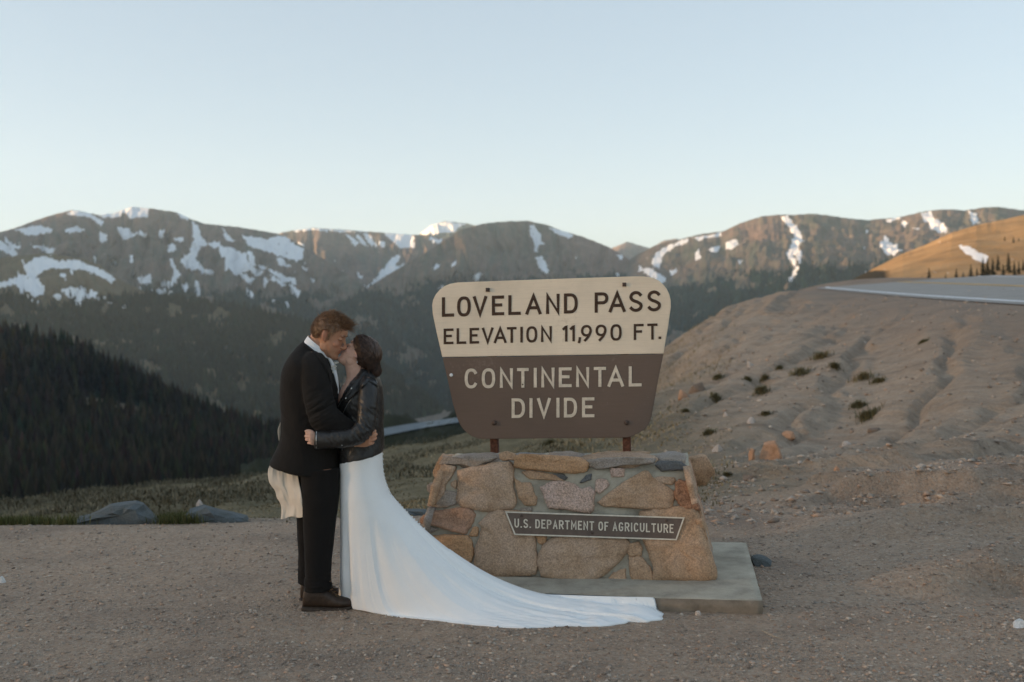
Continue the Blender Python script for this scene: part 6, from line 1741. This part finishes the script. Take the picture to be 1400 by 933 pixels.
for i, (x, y, w, h, g, lb) in enumerate([
    (1186, 573, 34, 16, 1, 'largest dark green tuft on the right of the bank'), (1173, 556, 22, 11, 1, 'dark tuft just above the largest one'), (1095, 512, 28, 14, .6, 'broad olive tuft high on the bank'), (1041, 538, 22, 14, .6, 'olive tuft with dry stems left of the bank centre'), (1045, 519, 10, 9, .9, 'small round tuft above the olive one'),
    (1065, 504, 10, 7, 1, 'small dark tuft between the two olive tufts'), (1022, 520, 12, 7, 1, 'small dark tuft left of the small round one'), (981, 518, 14, 8, .9, 'flat tuft beside the brown slab of rock'), (980, 549, 16, 10, .8, 'loose tuft below the brown slab of rock'), (969, 594, 16, 9, .8, 'tuft low on the bank above the pale block'),
    (1047, 568, 12, 8, .8, 'small tuft above the orange boulders'), (1122, 490, 26, 14, .5, 'dry tuft near the top of the bank'), (1141, 503, 16, 10, .7, 'tuft right of the dry tuft near the top'), (1201, 523, 20, 9, .9, 'flat dark tuft at the right of the upper bank'), (1180, 519, 22, 15, .2, 'pale dry tuft at the right of the upper bank'),
    (994, 649, 10, 6, .8, 'tiny tuft at the foot of the bank'), (937, 563, 9, 6, .9, 'tiny tuft beside the sign edge'), (751, 607, 16, 9, .9, 'round green tuft seen under the sign'), (1262, 468, 14, 5, 1, 'flat dark tuft on the shoulder below the road')]):
    tuft(x, y, w, h, lb, 500 + i, g)

# ------------------------------------------------------------------ loose gravel
def gravel(name, label, n, xr, yr, size, seed, mask=None, cols=None):
    rs = np.random.RandomState(seed)
    y = 1 / rs.uniform(1 / yr[1], 1 / yr[0], n); x = rs.uniform(xr[0], xr[1], n) * y
    if mask is not None:
        k = rs.rand(n) < mask(x, y); x, y = x[k], y[k]
    r = np.stack([x, y, 0 * x], -1) - SL_FR
    k = ~(((r @ UU) < .02) & ((r @ UU) > -2.32) & ((r @ DEP) > -.02) & ((r @ DEP) < SLAB_D + .02)); x, y = x[k], y[k]
    n = len(x)
    s = size[0] * (1 + (size[1] / size[0] - 1) * rs.rand(n) ** 6) * (.8 + .03 * y)
    o6 = np.array([(1, 0, 0), (-1, 0, 0), (0, 1, 0), (0, -1, 0), (0, 0, 1), (0, 0, -1)], float)
    q = o6[None] * (.6 + .8 * rs.rand(n, 6, 1)) + .25 * rs.randn(n, 6, 3)
    ax = np.stack([1 + .5 * rs.rand(n), .8 + .4 * rs.rand(n), .45 + .35 * rs.rand(n)], -1)
    a = rs.rand(n) * 6.283; ca, sa = np.cos(a)[:, None], np.sin(a)[:, None]
    q = q * ax[:, None]
    q = np.stack([q[..., 0] * ca - q[..., 1] * sa, q[..., 0] * sa + q[..., 1] * ca, q[..., 2]], -1) * s[:, None, None]
    P = q + np.stack([x, y, height(x, y) + s * .18], -1)[:, None]
    f6 = np.array([(0, 2, 4), (2, 1, 4), (1, 3, 4), (3, 0, 4), (2, 0, 5), (1, 2, 5), (3, 1, 5), (0, 3, 5)])
    Fc = (np.arange(n)[:, None, None] * 6 + f6[None]).reshape(-1, 3)
    pal = np.array(cols or [(.40, .325, .26), (.34, .275, .22), (.44, .36, .295), (.27, .22, .18), (.42, .29, .21), (.46, .385, .315), (.33, .29, .245), (.24, .185, .145)])
    c = pal[rs.randint(len(pal), size=n)] * (.75 + .5 * rs.rand(n, 1))
    o = mesh_obj(name, P.reshape(-1, 3), Fc, PEB, smooth_shade=False, attrs={'tone': np.repeat(c, 6, 0)})
    tag(o, label, 'gravel', kind='stuff')
PEB, _nt, _b = material('pebbles', .9, .25)
_nt.links.new(attr(_nt, 'tone').outputs['Color'], _b.inputs['Base Color'])
gravel('loose_gravel', 'fine loose gravel over the pull-out', 80000, (-.60, .60), (4.3, 9.4), (.0032, .014), 1, lambda x, y: (1 - meadow_mask(x, y)) * (.35 + .65 * smooth(-.3, .3, fbm(x * 1.1, y * 2.2, 3, 15))))
gravel('bank_gravel', 'loose stones on the mounds and bank', 22000, (.10, .62), (8, 34), (.004, .034), 2, lambda x, y: .3 + .7 * smooth(-.2, .3, fbm(x * .8, y * .8, 3, 25)))
v, f = chain([z_hit(1042, 862, .012), z_hit(1053, 868, .016), z_hit(1068, 873, .010)], [.004, .0035, .002], 6, 4)
tag(mesh_obj('twig', v, f, simple_mat('dry_twig', (.36, .30, .23), .9, .2, .1, 60, 0)), 'pale dry twig on the gravel right of the slab', 'twig')
# ------------------------------------------------------------------ air
def build_haze():
    hx, y0, y1, z0, z1 = 9500., -9500., 9500., -420., 640.
    v = [(-hx, y0, z0), (hx, y0, z0), (hx, y1, z0), (-hx, y1, z0), (-hx, y0, z1), (hx, y0, z1), (hx, y1, z1), (-hx, y1, z1)]
    f = [(0, 3, 2, 1), (4, 5, 6, 7), (0, 1, 5, 4), (1, 2, 6, 5), (2, 3, 7, 6), (3, 0, 4, 7)]
    m = bpy.data.materials.new('haze_air'); m.use_nodes = True
    nt = m.node_tree; nt.nodes.clear()
    out = nt.nodes.new('ShaderNodeOutputMaterial')
    pv = nt.nodes.new('ShaderNodeVolumePrincipled')
    pv.inputs['Color'].default_value = (.68, .88, 1.0, 1)
    pv.inputs['Density'].default_value = HAZE_DENSITY
    pv.inputs['Anisotropy'].default_value = 0.2
    nt.links.new(pv.outputs[0], out.inputs['Volume'])
    o = mesh_obj('haze', v, f, m, smooth_shade=False)
    tag(o, 'thin blue evening haze over the mountains', 'haze', kind='stuff')
HAZE_DENSITY = 0.00007
build_haze()
